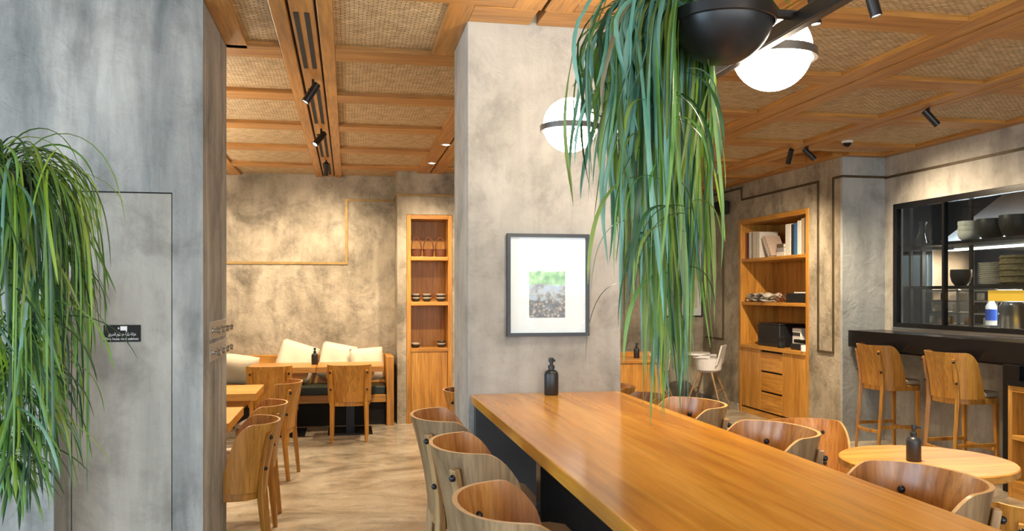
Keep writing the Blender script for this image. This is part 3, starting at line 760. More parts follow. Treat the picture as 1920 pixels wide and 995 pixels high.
def picture(label, loc, w, h, inner, key, rz=0):
    t = thing('framed_picture', label, 'picture', loc, rz)
    a, b = w/2, h/2; f = .018
    part('frame', MB().box(-a, a, -.028, 0, b-f, b).box(-a, a, -.028, 0, -b, -b+f).box(-a, -a+f, -.028, 0, -b+f, b-f).box(a-f, a, -.028, 0, -b+f, b-f), 'black_matte', t)
    part('mat_board', bx(-a+f, a-f, -.010, -.004, -b+f, b-f), 'mat_board', t)
    iw, ih, ix, iz = inner
    part('print', bx(-iw/2, iw/2, -.0115, -.0101, -ih/2, ih/2), key, t, loc=(ix, 0, iz))
    part('glass', bx(-a+f, a-f, -.018, -.016, -b+f, b-f), 'glass', t)
picture('black framed picture with a pottery photo on the column', (1.041, 4.408, 1.589), .445, .54, (.195, .315, -.005, -.015), 'print_pots')
picture('tall black framed print on the far wall behind the hanging plant', (4.72, 11.596, 1.85), .62, 1.30, (.46, 1.05, 0, 0), 'print_abs')

# ------------------------------------------------------------------ sign on the cabinet door
def text_mesh(body, size, ext=.0004):
    cu = bpy.data.curves.new('lettering', 'FONT'); cu.body = body; cu.size = size; cu.extrude = ext; cu.align_x = 'CENTER'; cu.align_y = 'CENTER'; cu.resolution_u = 3
    o = bpy.data.objects.new('lettering', cu); C.objects.link(o); bpy.context.view_layer.update()
    me = bpy.data.meshes.new_from_object(o.evaluated_get(bpy.context.evaluated_depsgraph_get())); bpy.data.objects.remove(o)
    return me
MAT['paint_white'] = plain('white_paint', (.85, .85, .85), .5)
sg = thing('cabinet_sign', 'small black sign with white Arabic and English lettering on the plastered door', 'sign', (-1.049, 4.3208, 1.356))
part('plate', bx(-.082, .082, -.003, 0, -.040, .040), 'gap', sg)
# presentation forms, already in visual (left to right) order
words = ['\uFEA7\uFEB0\uFE8D\uFEE7\uFE94', '\uFE91\uFEDC\uFEAE\uFE93', '\uFEA7\uFEAE\uFEC3\uFEEE\uFEE1', '\uFE8D\uFEDF\uFEA4\uFEAE\uFEF3\uFED6']
arab = ' '.join(words)[::-1]
for body, sz, zz, wmax in ((arab, .020, -.004, .124), ('Fire hose reel cabinet', .0165, -.026, .146)):
    me = text_mesh(body, sz); me.materials.append(MAT['paint_white'])
    xs = [v.co.x for v in me.vertices]
    if xs:
        k = wmax/max(1e-4, max(xs)-min(xs)); cx_ = (max(xs)+min(xs))/2
        for v in me.vertices: v.co.x = (v.co.x-cx_)*k
    o = link('lettering', me, sg); o.location = (0, -.0035, zz); o.rotation_euler = (PI/2, 0, 0)
part('hose_symbol', MB().box(-.008, .022, -.0042, -.003, .014, .034).box(.017, .021, -.0042, -.003, .006, .014).box(-.020, -.012, -.0042, -.003, .0225, .0265).box(-.0175, -.0145, -.0042, -.003, .0195, .0295), 'paint_white', sg)

# ------------------------------------------------------------------ switch plates on the partition edge
for z_, l_ in ((1.355, 'upper'), (1.243, 'lower')):
    t = thing('switch_plate', 'chrome toggle switch plate on the partition edge, %s of two' % l_, 'switch', (WX, 4.80, z_), 0, 'chrome switch plates')
    part('plate', bx(.0003, .005, -.30, .29, -.045, .045), 'plate', t, .001)
    for k in range(4):
        y = -.235+.155*k
        part('toggle', MB().lathe([(.016, 0), (.016, .004), (.011, .006), (.011, .026), (.017, .028), (.018, .04), (.013, .044)], 18, axis=Matrix.Rotation(PI/2, 3, 'Y')), 'chrome', t, smooth=True, loc=(.006, y, 0))

# ------------------------------------------------------------------ globe pendant with planter bowl over the long table
RZ = 2.292
P = thing('globe_pendant', 'black bar pendant with glowing opal globes and a black planter bowl above the table', 'pendant light', (0, 0, 0))
part('bar', bx(1.15, 1.18, -.6, 3.86, RZ-.050, RZ-.006), 'black_matte', P, .004)
def globe(root, x, y, r, side):
    o = part('globe', MB().sphere((0, 0, 0), r, 40, 24), 'globe', root, smooth=True, loc=(x, y, RZ+.012))
    a = Matrix.Identity(3)
    rg = part('ring', MB().lathe([(r+.002, -.013), (r+.014, -.013), (r+.014, .013), (r+.002, .013)], 48, (x, y, RZ-.004)), 'ring', root, smooth=True)
    # make the lathe a hollow band
    me = rg.data; bm = bmesh.new(); bm.from_mesh(me)
    bmesh.ops.delete(bm, geom=[f for f in bm.faces if len(f.verts) > 8], context='FACES')
    n = 48
    bm.verts.ensure_lookup_table()
    for k in range(n):
        try: bm.faces.new([bm.verts[k], bm.verts[(k+1) % n], bm.verts[3*n+(k+1) % n], bm.verts[3*n+k]])
        except ValueError: pass
    bmesh.ops.recalc_face_normals(bm, faces=bm.faces); bm.to_mesh(me); bm.free()
    part('clamp', bx(min(x+side*(r+.01), 1.165), max(x+side*(r+.01), 1.165), y-.012, y+.012, RZ-.014, RZ+.014), 'black_matte', root)

GR = .122
globe(P, .985, 3.73, GR, 1)
globe(P, 1.305, 2.47, GR, -1)
globe(P, 1.33, .55, GR, -1)
def bowl(root, x, y, side, r=.131):
    prof = [(.012, -r*.98)] + [(r*math.sin(a), -r*math.cos(a)) for a in [PI/2*k/12 for k in range(2, 12)]] + [(r, -.03), (r+.005, -.028), (r+.005, 0), (r-.006, 0), (r-.008, -.03), (.01, -.035)]
    part('planter_bowl', MB().lathe(prof, 48, (x, y, RZ-.02)), 'black_matte', root, smooth=True)
    part('soil', MB().lathe([(.002, RZ-.054), (r-.01, RZ-.054), (r-.012, RZ-.032), (.05, RZ-.024), (.002, RZ-.022)], 32, (x, y, 0)), 'soil', root, smooth=True)
    part('clamp', bx(min(x+side*r, 1.165), max(x+side*r, 1.165), y-.012, y+.012, RZ-.02, RZ-.002), 'black_matte', root)
BXc, BYc = .955, 2.07
bowl(P, BXc, BYc, 1)
for x, y in ((1.03, 3.73), (1.165, 1.35), (1.165, -.4)):
    part('wire', MB().tube([(x, y, RZ+(.13 if x < 1.1 else -.004)), (x, y, CEIL)], .0012, 5), 'steel', P)
part('rod', MB().tube([(1.02, 3.58, RZ+.05), (1.165, 3.57, RZ-.01)], .004, 6), 'black_matte', P)

# unseen globes added to brighten the ceiling of the room behind the partition
for x, y, l_ in ((-1.32, 6.1, 'nearest'), (-1.5, 7.7, 'middle'), (-1.85, 9.3, 'farthest')):
    P2 = thing('added_globe', 'unseen glowing opal globe added to light the room behind the partition, %s of three' % l_, 'pendant light', (x, y, 2.25), 0, 'added globes behind the partition')
    part('globe', MB().sphere((0, 0, 0), .15, 32, 20), 'globe', P2, smooth=True)
    part('wire', MB().tube([(0, 0, .15), (0, 0, CEIL-2.254)], .002, 5), 'black_matte', P2)

# ------------------------------------------------------------------ ceiling spotlights
def spot(label, loc, aim, energy, col=(1.0, .80, .55), size=1.9, length=.15, r=.026):
    t = thing('spotlight', label, 'spotlight', loc, 0, 'black ceiling spotlights')
    d = (Vector(aim)-Vector(loc)).normalized()
    part('stem', MB().tube([(0, 0, .03), (0, 0, -.04)], .009, 8), 'black_matte', t)
    q = d.to_track_quat('Z', 'Y').to_matrix(); c0 = Vector((0, 0, -.05))
    part('can', MB().lathe([(r*.9, -length*.35), (r, -length*.33), (r, length*.65), (r*.86, length*.65), (r*.84, length*.6)], 20, c0, axis=q), 'black_matte', t, smooth=True)
    part('lens', MB().lathe([(.001, length*.605), (r*.8, length*.605), (r*.8, length*.615), (.001, length*.616)], 16, c0, axis=q), 'lens', t)
    l = bpy.data.lights.new('spot_beam', 'SPOT'); l.energy = energy; l.color = col; l.spot_size = size; l.spot_blend = 1.0; l.shadow_soft_size = .03
    o = bpy.data.objects.new('spot_beam', l); C.objects.link(o); o.parent = t
    o.location = c0 + d*(length*.68); o.rotation_euler = d.to_track_quat('-Z', 'Y').to_euler()
LX = -.2275
spot('black spotlight on the slotted ceiling channel, nearest of three', (LX, 5.85, 2.95), (-1.0, 5.75, 1.7), 110, size=1.2)
spot('black spotlight on the slotted ceiling channel, middle of three', (LX, 7.60, 2.95), (-.9, 7.1, 2.0), 180)
spot('black spotlight on the slotted ceiling channel, farthest, by the back wall', (LX, 9.40, 2.95), (-.3, 10.7, 1.4), 110)
spot('thin black spotlight beside the partition near the back wall', (-1.41, 9.75, 2.95), (-1.2, 10.7, 1.2), 40)
spot('black spotlight on the right ceiling track, nearest the kitchen window', (4.36, 5.80, 2.95), (5.2, 5.5, 1.9), 180)
spot('black spotlight near the bookcase corner, right one of the pair', (4.36, 7.55, 2.95), (5.05, 7.2, 2.1), 180)
spot('black spotlight near the bookcase corner, left one of the pair', (4.25, 7.68, 2.95), (4.5, 9.3, .8), 240)
spot('black spotlight just right of the big glowing globe', (2.145, 3.66, 2.95), (2.3, 3.5, .8), 135)
spot('black spotlight cut off by the top edge right of the globe', (2.30, 3.45, 2.93), (2.8, 3.3, 1.0), 135)
for (x, y, l_) in ((.92, 8.1, 'nearer'), (.90, 9.28, 'farther')):
    t = thing('downlight', 'small round white ceiling downlight left of the column, %s one' % l_, 'downlight', (x, y, CEIL-.001), 0, 'white ceiling downlights')
    part('bezel', MB().lathe([(.02, .0), (.045, -.002), (.05, .0), (.05, .003)], 24, (0, 0, -.004)), 'white', t, smooth=True)
    part('lens', MB().lathe([(.001, -.0062), (.03, -.0062), (.03, -.005), (.001, -.005)], 20), 'lens', t)
    l = bpy.data.lights.new('downlight_beam', 'SPOT'); l.energy = 110; l.color = (1, .8, .55); l.spot_size = 2.7; l.spot_blend = .8; l.shadow_soft_size = .03
    o = bpy.data.objects.new('downlight_beam', l); C.objects.link(o); o.parent = t; o.location = (0, 0, -.02)
t = thing('dome_camera', 'white dome security camera under the ceiling by the bookcase corner', 'camera', (4.66, 7.36, CEIL+.054))
part('housing', MB().lathe([(.05, 0), (.055, -.005), (.055, -.035), (.045, -.045)], 28), 'white', t, smooth=True)
part('dome', MB().lathe([(.038, -.045)]+[(.038*math.cos(a), -.045-.038*math.sin(a)) for a in (.3, .6, .9, 1.2, 1.5)], 24), 'black', t, smooth=True)
t = thing('wall_speaker', 'black wall speaker on the wall left of the bookcase', 'speaker', (5.05, 10.80, 2.69))
part('cabinet', bx(-.16, -.03, -.14, .14, -.09, .09), 'black_matte', t, .02); part('grille', bx(-.168, -.16, -.12, .12, -.07, .07), 'gap', t); part('bracket', bx(-.03, 0, -.03, .03, -.04, .04), 'black', t)

# ------------------------------------------------------------------ black counter, shelf unit
t = thing('bar_counter', 'glossy black bar counter under the kitchen window', 'counter', (0, 0, 0))
part('countertop', bx(5.105, 5.535, 4.4, 8.045, .99, 1.16), 'black', t, .003)
part('support_panel', bx(5.03, 5.23, 5.665, 5.83, 0, .989), 'black', t, .003)
part('wall_cleat', bx(5.48, 5.535, 4.4, 8.045, .93, .989), 'black', t)
U = thing('shelf_unit', 'low open oak shelf unit with black top at the right edge', 'shelf', (4.93, 4.75, 0))
part('end_panel', bx(0, .40, .87, .91, 0, .845), 'oak', U, .002); part('end_panel', bx(0, .40, 0, .04, 0, .845), 'oak', U, .002)
part('back_panel', bx(.38, .40, .041, .869, .06, .845), 'oak_y', U)
part('top_rail', bx(0, .379, .041, .869, .80, .845), 'oak_y', U, .002); part('shelf_board', bx(0, .379, .041, .869, .44, .475), 'oak_y', U, .002)
part('bottom_board', bx(0, .379, .041, .869, .0, .13), 'oak_y', U, .002); part('countertop', bx(-.01, .42, -.01, .912, .846, .876), 'black', U, .003)
for (y, n, l_) in ((5.42, 7, 'at the left end'), (5.12, 6, 'farther right')):
    t = thing('bowl_pile', 'pile of cream bowls in the low open shelf unit, '+l_, 'bowls', (5.12, y, .476), 0, 'bowls in the shelf unit')
    for k in range(n):
        part('bowl', MB().lathe([(.05, 0), (.09, .025), (.115, .075), (.108, .075), (.085, .032), (.01, .014)], 28), 'ceramic_white', t, smooth=True, loc=(0, 0, .0335*k))

# ------------------------------------------------------------------ kitchen window and kitchen
w3 = struct('window_3', MB().box(5.545, 5.60, WY0, WY1, WZ0, WZ0+.05).box(5.545, 5.60, WY0, WY1, WZ1-.055, WZ1).box(5.545, 5.60, WY1-.055, WY1, WZ0+.05, WZ1-.055).box(5.545, 5.60, WY0, WY0+.05, WZ0+.05, WZ1-.055), 'black')
part('sill_strip', bx(5.528, 5.545, WY0, WY1, WZ0-.012, WZ0+.004), 'steel', w3)
part('mullion', bx(5.55, 5.595, 7.17, 7.20, WZ0+.05, WZ1-.055), 'black', w3)
for y0, y1 in ((WY0+.05, 7.169), (7.201, WY1-.056)): part('pane', bx(5.568, 5.576, y0, y1, WZ0+.05, WZ1-.056), 'smoked', w3)
t = thing('pass_shelf', 'dark metal two-tier shelf rack behind the kitchen glass', 'shelf', (0, 0, 0))
for z_, y1 in ((2.02, 7.80), (1.585, 8.5)): part('shelf_board', bx(5.78, 6.114, 4.8, y1, z_, z_+.03), 'black_matte', t)
for y in (8.45, 7.52, 6.6, 5.6, 4.85): part('upright', bx(6.115, 6.145, y-.015, y+.015, 0, 2.6), 'black_matte', t)
part('lower_board', bx(5.78, 6.114, 4.8, 8.5, .88, .92), 'steel', t)
def pot(name, label, loc, prof, mat, cat, group='crockery behind the kitchen glass'):
    o = part(name, MB().lathe(prof, 32), mat, smooth=True, loc=loc); return tag(o, label, cat, group)
def bowlprof(r, h): return [(r*.55, 0), (r*.85, h*.25), (r, h*.65), (r*.97, h), (r*.91, h), (r*.9, h*.65), (r*.5, h*.12), (.005, h*.1)]
t = thing('white_bowl_stack', 'stack of white bowls on the upper kitchen shelf', 'bowls', (5.93, 7.30, 2.051))
for k in range(3): part('bowl', MB().lathe(bowlprof(.105, .09), 32), 'ceramic_white', t, smooth=True, loc=(0, 0, .05*k))
pot('dark_bowl', 'big dark bowl on the upper kitchen shelf, next to the white bowls', (5.95, 7.03, 2.051), bowlprof(.135, .19), 'ceramic_dark', 'bowl')
pot('dark_bowl', 'big dark bowl on the upper kitchen shelf, at the right edge', (5.95, 6.72, 2.051), bowlprof(.15, .20), 'ceramic_dark', 'bowl')
pot('dark_bowl', 'dark round bowl on the lower kitchen shelf', (5.95, 7.44, 1.616), bowlprof(.10, .16), 'ceramic_dark', 'bowl')
t = thing('glass_funnel', 'clear glass carafe at the left of the upper kitchen shelf', 'carafe', (6.35, 8.55, 0))
part('carafe', MB().lathe([(.12, 2.06), (.05, 2.2), (.035, 2.3), (.05, 2.34), (.045, 2.34), (.03, 2.3), (.045, 2.2), (.11, 2.065)], 28), 'smoked', t, smooth=True)
part('stand', bx(-.2, .2, -.25, .25, 2.02, 2.058), 'black_matte', t); part('post', bx(-.02, .02, -.02, .02, 0, 2.02), 'black_matte', t)
t = thing('plate_stack', 'tall stack of cream plates on the lower kitchen shelf', 'plates', (5.95, 7.02, 1.616))
for k in range(11): part('plate', MB().lathe([(.07, 0), (.10, .006), (.125, .02), (.122, .022), (.095, .009), (.005, .005)], 28), 'ceramic_white', t, smooth=True, loc=(0, 0, .019*k))
t = thing('wicker_basket', 'large brown woven basket on the lower kitchen shelf at the right edge', 'basket', (5.95, 6.70, 1.616))
MAT['wicker'] = plain('olive_wicker', (.16, .12, .05), .7, noise=.4, scale=45, bump=.6)
part('body', MB().lathe([(.13, 0), (.15, .02), (.155, .22), (.15, .27), (.135, .27), (.135, .03), (.01, .02)], 32), 'wicker', t, smooth=True)
for k in range(5): part('band', MB().tube([(.157*math.cos(a*PI/12), .157*math.sin(a*PI/12), .03+.055*k) for a in range(25)], .008, 5), 'wicker', t, smooth=True)
t = thing('heat_lamp', 'yellow glowing rectangular heat lamp under the lower kitchen shelf', 'lamp', (5.95, 6.62, 1.47))
MAT['amber'] = plain('amber_lit', (.7, .4, .04), .4, emit=(1.0, .52, .05), estr=.55)
part('shade', MB().box(-.12, .12, -.32, .32, 0, .10), 'amber', t, .006); part('bracket', bx(-.02, .02, -.02, .02, .1005, .114), 'black', t)
t = thing('extractor_hood', 'bright steel extractor hood over the kitchen range', 'hood', (7.35, 7.9, 0))
MAT['hoodlight'] = plain('hood_lamp', (.9, .9, .9), .4, emit=(1.0, .93, .82), estr=5)
MAT['copper'] = plain('copper_liner', (.62, .40, .22), .3, .6, noise=.35, scale=14)
part('shell', MB().loft([[(-.55, -1.2, 2.05), (.8, -1.2, 2.05), (.8, 1.0, 2.05), (-.55, 1.0, 2.05)], [(-.55, -1.2, 2.11), (.8, -1.2, 2.11), (.8, 1.0, 2.11), (-.55, 1.0, 2.11)], [(.1, -.9, 2.7), (.8, -.9, 2.7), (.8, .7, 2.7), (.1, .7, 2.7)]]), 'steel', t)
part('liner', MB().box(.60, .62, -1.15, .95, 1.55, 2.045), 'copper', t)
part('lamp', bx(-.5, -.42, -1.1, .9, 2.03, 2.0495), 'hoodlight', t)
l = bpy.data.lights.new('kitchen_light', 'AREA'); l.energy = 90; l.size = 1.2; l.size_y = .5; l.shape = 'RECTANGLE'; l.color = (1, .9, .75)
o = bpy.data.objects.new('kitchen_light', l); C.objects.link(o); o.parent = t; o.location = (0, -.1, 2.02)
t = thing('added_strip_light', 'unseen ceiling strip light added to brighten the kitchen behind the glass', 'strip light', (6.7, 8.4, TOP-.001))  # out of view, added to light the oven and kitchen shelves
part('housing', bx(-.06, .06, -1.2, 1.2, -.05, 0), 'white', t); part('tube', bx(-.04, .04, -1.15, 1.15, -.07, -.0505), 'hoodlight', t)
l = bpy.data.lights.new('added_strip_beam', 'AREA'); l.energy = 45; l.size = .1; l.size_y = 2.2; l.shape = 'RECTANGLE'; l.color = (.85, .93, 1)
o = bpy.data.objects.new('added_strip_beam', l); C.objects.link(o); o.parent = t; o.location = (0, 0, -.075)
t = thing('oven', 'grey oven with a glass front at the left of the kitchen', 'oven', (7.1, 9.80, 0))
MAT['ovenglass'] = plain('oven_glass', (.20, .24, .26), .12, spec=.6)
part('body', bx(0, .6, -.42, .42, .95, 2.12), 'steel', t, .01); part('door', bx(-.03, -.001, -.36, .26, 1.62, 2.02), 'ovenglass', t, .006); part('control_strip', bx(-.02, -.001, -.40, .40, 2.04, 2.11), 'black', t); part('stand', bx(0, .6, -.42, .42, 0, .949), 'steel', t)
t = thing('steel_rack', 'stainless rack with trays and jars at the back of the kitchen', 'rack', (6.9, 8.75, 0))
for z_ in (.9, 1.16, 1.30, 1.44, 1.56): part('tray', bx(0, .45, -.62, .55, z_, z_+.02), 'steel', t, .003)
for y in (-.64, -.06, .56): part('post', bx(0, .03, y-.015, y+.015, 0, 1.62), 'steel', t)
rr = random.Random(3)
for k in range(12):
    key = rr.choice(['ceramic_white', 'ceramic_white', 'ceramic_dark', 'copper']); cn = {'ceramic_white': 'cream', 'ceramic_dark': 'dark', 'copper': 'copper'}[key]
    o = part('food_jar', MB().lathe([(.035, 0), (.04, .01), (.04, .08), (.03, .085)], 16), key, smooth=True, loc=(7.05, 9.3-.1*k, (1.181, 1.321, 1.461)[k % 3]))
    tag(o, 'small %s jar on the %s tray of the kitchen rack, %s from the left' % (cn, ('lower', 'middle', 'upper')[k % 3], ('first', 'second', 'third', 'fourth')[k//3]), 'jar', 'jars on the steel rack')
for (y, z_, l_) in ((9.62, 1.30, 'left, below the oven'), (8.02, 1.32, 'right, beside the heat lamp')):
    t = thing('detergent_bottle', 'white and blue bottle in the kitchen, '+l_, 'bottle', (6.78, y, z_-.12), 0, 'blue bottles in the kitchen')
    MAT['blue'] = plain('blue_label', (.03, .10, .55), .4)
    part('body', MB().lathe([(.05, 0), (.055, .01), (.055, .2), (.03, .25), (.03, .29), (.005, .295)], 20), 'white', t, smooth=True); part('label', MB().lathe([(.0555, .05), (.0565, .051), (.0565, .17), (.0555, .171)], 20), 'blue', t, smooth=True)
    part('stand', bx(-.08, .08, -.08, .08, -z_+.12, -.001), 'steel', t)
t = thing('steel_urn', 'tall stainless drinks urn at the right of the kitchen', 'urn', (6.5, 7.35, 0))
part('barrel', MB().lathe([(.14, .95), (.15, .96), (.15, 1.42), (.12, 1.46), (.03, 1.48)], 32), 'steel', t, smooth=True); part('table', bx(-.25, .25, -.4, .4, .9, .949), 'steel', t); part('table_frame', bx(-.2, .2, -.35, .35, 0, .899), 'black_matte', t); part('tap', bx(-.19, -.15, -.015, .015, 1.02, 1.06), 'black', t)

# ------------------------------------------------------------------ far right: desk and high chairs
t = thing('desk', 'oak service desk with a small bottle, right of the column', 'desk', (3.1, 9.80, 0))
part('top', bx(-.1, .68, 0, .6, .70, .74), 'oak_x', t, .003); part('front_panel', bx(-.08, .66, .02, .05, 0, .699), 'oak', t)
part('side_panel', bx(.63, .66, .051, .58, 0, .699), 'oak', t); part('side_panel', bx(-.08, -.05, .051, .58, 0, .699), 'oak', t)
part('rear_upstand', bx(-.1, .68, .55, .6, .7405, .80), 'oak_x', t, .003)
def high_chair(label, loc, rz):
    t = thing('high_chair', label, 'high chair', loc, rz, 'white high chairs')
    part('tray', MB().prism([(.23*math.cos(a*PI/16), .17*math.sin(a*PI/16)+.12) for a in range(32)], .725, .75), 'white', t, .006)
    part('seat', MB().lathe([(.12, .50), (.16, .53), (.18, .68), (.17, .68), (.15, .54), (.01, .515)], 28, (0, -.04, 0)), 'white', t, smooth=True)
    part('back', MB().loft([[(-.17, -.19, .6), (.17, -.19, .6), (.17, -.17, .6), (-.17, -.17, .6)], [(-.13, -.25, .86), (.13, -.25, .86), (.13, -.23, .86), (-.13, -.23, .86)]]), 'white', t, .008)
    for sx in (-1, 1):
        for sy in (-1, 1): part('leg', MB().tube([(sx*.10, sy*.08-.02, .51), (sx*.25, sy*.25-.02, 0)], [.014, .011], 10), 'leg_light', t, smooth=True)
        part('tray_arm', bx(sx*.17-.01, sx*.17+.01, -.1, .12, .69, .724), 'white', t)
    for a, b in (((-.17, .155), (.17, .155)), ((-.17, -.195), (.17, -.195))): part('crossbar', MB().tube([(a[0], a[1], .27), (b[0], b[1], .27)], .008, 8), 'leg_light', t)
high_chair('white high chair with wooden legs by the wall left of the bookcase', (4.66, 10.62, 0), .9)
high_chair('white high chair with wooden legs mostly hidden behind the plant tips', (3.98, 10.75, 0), 1.1)

# ------------------------------------------------------------------ hanging plants
def ribbon(pts, w, fold=.25, twist=0.0, side0=None, wav=.0):
    """flat strap leaf with a shallow fold, following pts"""
    mb = MB(); n = len(pts); pts = [Vector(p) for p in pts]
    side = side0
    for i, p in enumerate(pts):
        t = (pts[min(i+1, n-1)]-pts[max(i-1, 0)]).normalized()
        if side is None: side = t.cross(Vector((0, 0, 1))); side = side.normalized() if side.length > 1e-3 else Vector((1, 0, 0))
        side = (side - t*side.dot(t)).normalized(); nrm = side.cross(t)
        if twist: side = (side*math.cos(twist)+nrm*math.sin(twist)).normalized(); nrm = side.cross(t)
        u = i/(n-1); ww = w*(1+wav*math.sin(i*2.4+w*900))*(.55+.45*min(1, u*5))*(1-max(0, (u-.72)/.28)**2*.93)
        mb.v += [tuple(p-side*ww/2), tuple(p+nrm*ww*fold), tuple(p+side*ww/2)]
    for i in range(n-1):
        a = 3*i; mb.f += [(a, a+1, a+4, a+3), (a+1, a+2, a+5, a+4)]; mb.m += [0, 0]
    return mb
def add_leaf(parent, mb, key):
    me = bpy.data.meshes.new('leaf'); me.from_pydata(mb.v, [], mb.f); me.materials.append(MAT[key])
    me.polygons.foreach_set('use_smooth', [True]*len(me.polygons)); return link('leaf', me, parent)
def merge(mbs, name, parent):
    keys = sorted(set(k for _, k in mbs)); big = MB()
    for mb, k in mbs: big.add(mb.v, mb.f, keys.index(k))
    me = bpy.data.meshes.new(name); me.from_pydata(big.v, [], big.f)
    for k in keys: me.materials.append(MAT[k])
    me.polygons.foreach_set('material_index', big.m); me.polygons.foreach_set('use_smooth', [True]*len(me.polygons))
    o = link(name, me, parent); o['kind'] = 'stuff'; return o
def lerp_tab(tab, x):
    if x <= tab[0][0]: return tab[0][1]
    for (a, b), (c, d) in zip(tab, tab[1:]):
        if x <= c: return b+(d-b)*(x-a)/(c-a)
    return tab[-1][1]

# strap plant spilling over the left of the bowl
rg = random.Random(21)
HP = thing('hanging_plant', 'long trailing strap-leaved plant spilling out of the black bowl over the table', 'plant', (BXc, BYc, RZ))
ca, sa = math.cos(math.atan(308/1600)), math.sin(math.atan(308/1600))
rightv = Vector((ca, -sa, 0)); fwd = Vector((sa, ca, 0))
END = [(-.34, -.50), (-.29, -.56), (-.25, -.72), (-.20, -.93), (-.16, -1.02), (-.11, -1.06), (-.06, -1.02), (-.02, -.92), (.005, -.66)]
extra = []
NL = 300
for k in range(NL+150):
    r_ = rg.random()
    hx = -.30+.305*rg.random()**.85 if r_ < .93 else rg.uniform(-.37, -.29)
    if hx > -.125: hy = rg.uniform(.125, .24)      # behind the bowl
    else: hy = rg.uniform(-.10, .24)
    base = Vector((max(-.09, min(.0, hx*.35)), min(.08, hy*.4), -.02))
    zend = lerp_tab(END, hx)
    L = zend*(1-.72*rg.random()**1.0) if rg.random() < .93 else zend*(1.0+.06*rg.random())
    if hx < -.29: L = -rg.uniform(.15, .52)
    rise = rg.uniform(.02, .085) if hy < .1 else rg.uniform(.015, .05)
    pts = []; n = 24; wob = rg.uniform(.006, .035); ph = rg.uniform(0, 6); dx = rg.uniform(-.05, .045); dy = rg.uniform(-.03, .03)
    tau = .24 if L < -.4 else .4
    for i in range(n):
        t = i/(n-1); s_ = min(1, t/tau); hh = 1-(1-s_)**2
        x = base.x+(hx-base.x)*hh + dx*t + wob*math.sin(ph+5*t)*t; y = base.y+(hy-base.y)*hh + dy*t + wob*math.cos(ph+4*t)*t
        zz = base.z + rise*math.sin(PI*min(1, s_*1.15)) + (L-base.z)*max(0, (t-tau*.45)/(1-tau*.45))**1.12
        pts.append(rightv*x+fwd*y+Vector((0, 0, zz)))
    w = rg.uniform(.008, .015)
    f = (hx+.30)/.30
    q = rg.random()
    pt = .44-.36*f; pl = .34*max(0, f-.4)/.6  # leaf tones vary; daylight teal at left, globe-lit lime at right painted in
    key = ('leaf_teal' if q < pt else 'leaf_lime' if q < pt+pl else 'leaf_olive' if q < pt+pl+.2 else 'leaf_dark' if q > .86 else 'leaf_dry' if q > .852 and f < .8 else 'leaf_mid')
    mb = ribbon(pts, w, rg.uniform(.08, .3), rg.uniform(-.16, .16), (rightv*rg.uniform(.5, 1)+fwd*rg.uniform(-.8, .8)), .10)
    if k < NL: add_leaf(HP, mb, key)
    else: extra.append((mb, key))
# loose leaves arching out of the mass
for k in range(46):
    x0 = rg.uniform(-.27, -.05); y0 = rg.uniform(-.12, .1); z0 = rg.uniform(-.72, .0)
    out = -1 if x0 < -.16 or rg.random() < .5 else 1; l = rg.uniform(.09, .24); up = rg.uniform(-.1, .5); pts = []
    for i in range(14):
        t = i/13; pts.append(rightv*(x0+out*l*.62*(1-(1-t)**1.8))+fwd*(y0-.05*t)+Vector((0, 0, z0+l*(up*t-1.25*t*t))))
    if x0+out*l*.62 > .0: continue
    extra.append((ribbon(pts, rg.uniform(.007, .012), .15, rg.uniform(-.1, .1)), rg.choice(['leaf_teal', 'leaf_mid', 'leaf_dark', 'leaf_dark', 'leaf_olive'])))
# short leaves standing up from the crown
for k in range(70):
    a = rg.uniform(0, 2*PI); d = Vector((math.cos(a), math.sin(a), 0)); l = rg.uniform(.08, .2); pts = []
    b0 = Vector((rg.uniform(-.06, .05), rg.uniform(-.05, .06), -.015))
    for i in range(10): t = i/9; pts.append(b0+d*l*.9*t+Vector((0, 0, l*(1.0*t-1.0*t*t*rg.uniform(.95, 1.05)))))
    extra.append((ribbon(pts, rg.uniform(.008, .013), .2), rg.choice(['leaf_mid', 'leaf_lime', 'leaf_mid', 'leaf_dark'])))
merge(extra, 'undergrowth', HP)

# grassy plant hanging at the left
PLc = Vector((-.925, 2.55, 1.87))
rg = random.Random(5)
PB = thing('hanging_planter', 'dark bowl planter hidden inside the grassy plant at the left edge', 'planter', tuple(PLc))
r = .115
part('bowl', MB().lathe([(.012, -r)] + [(r*math.sin(a), -r*math.cos(a)) for a in [PI/2*k/10 for k in range(2, 10)]] + [(r, -.0), (r-.008, 0), (r-.01, -.02), (.01, -.024)], 40), 'black_matte', PB, smooth=True)
part('soil', MB().lathe([(.002, -.023), (r-.012, -.022), (r-.014, -.008), (.002, -.002)], 28), 'soil', PB, smooth=True)
part('bar', bx(-1.2, -r+.004, -.018, .018, -.03, 0), 'black_matte', PB, .003)
part('hanger', MB().tube([(-1.0, 0, 0), (-1.0, 0, CEIL-1.87+.04)], .006, 8), 'black_matte', PB)
GP = thing('grassy_plant', 'bushy arching plant with thin grass-like leaves hanging at the left edge', 'plant', tuple(PLc))
extra = []
NG = 300
def blade(b0, d, l, droop, curl, n=12):
    """arching blade: starts along d, bends down under its own weight, curls sideways"""
    p = Vector(b0); d = Vector(d).normalized(); st = l/(n-1); pts = [p.copy()]
    sd = d.cross(Vector((0, 0, 1))); sd = sd.normalized() if sd.length > .05 else Vector((1, 0, 0))
    for i in range(n-1):
        d = (d + Vector((0, 0, -1))*droop*st*(1+1.2*i/n) + sd*curl*st).normalized(); p = p+d*st; pts.append(p.copy())
    return pts
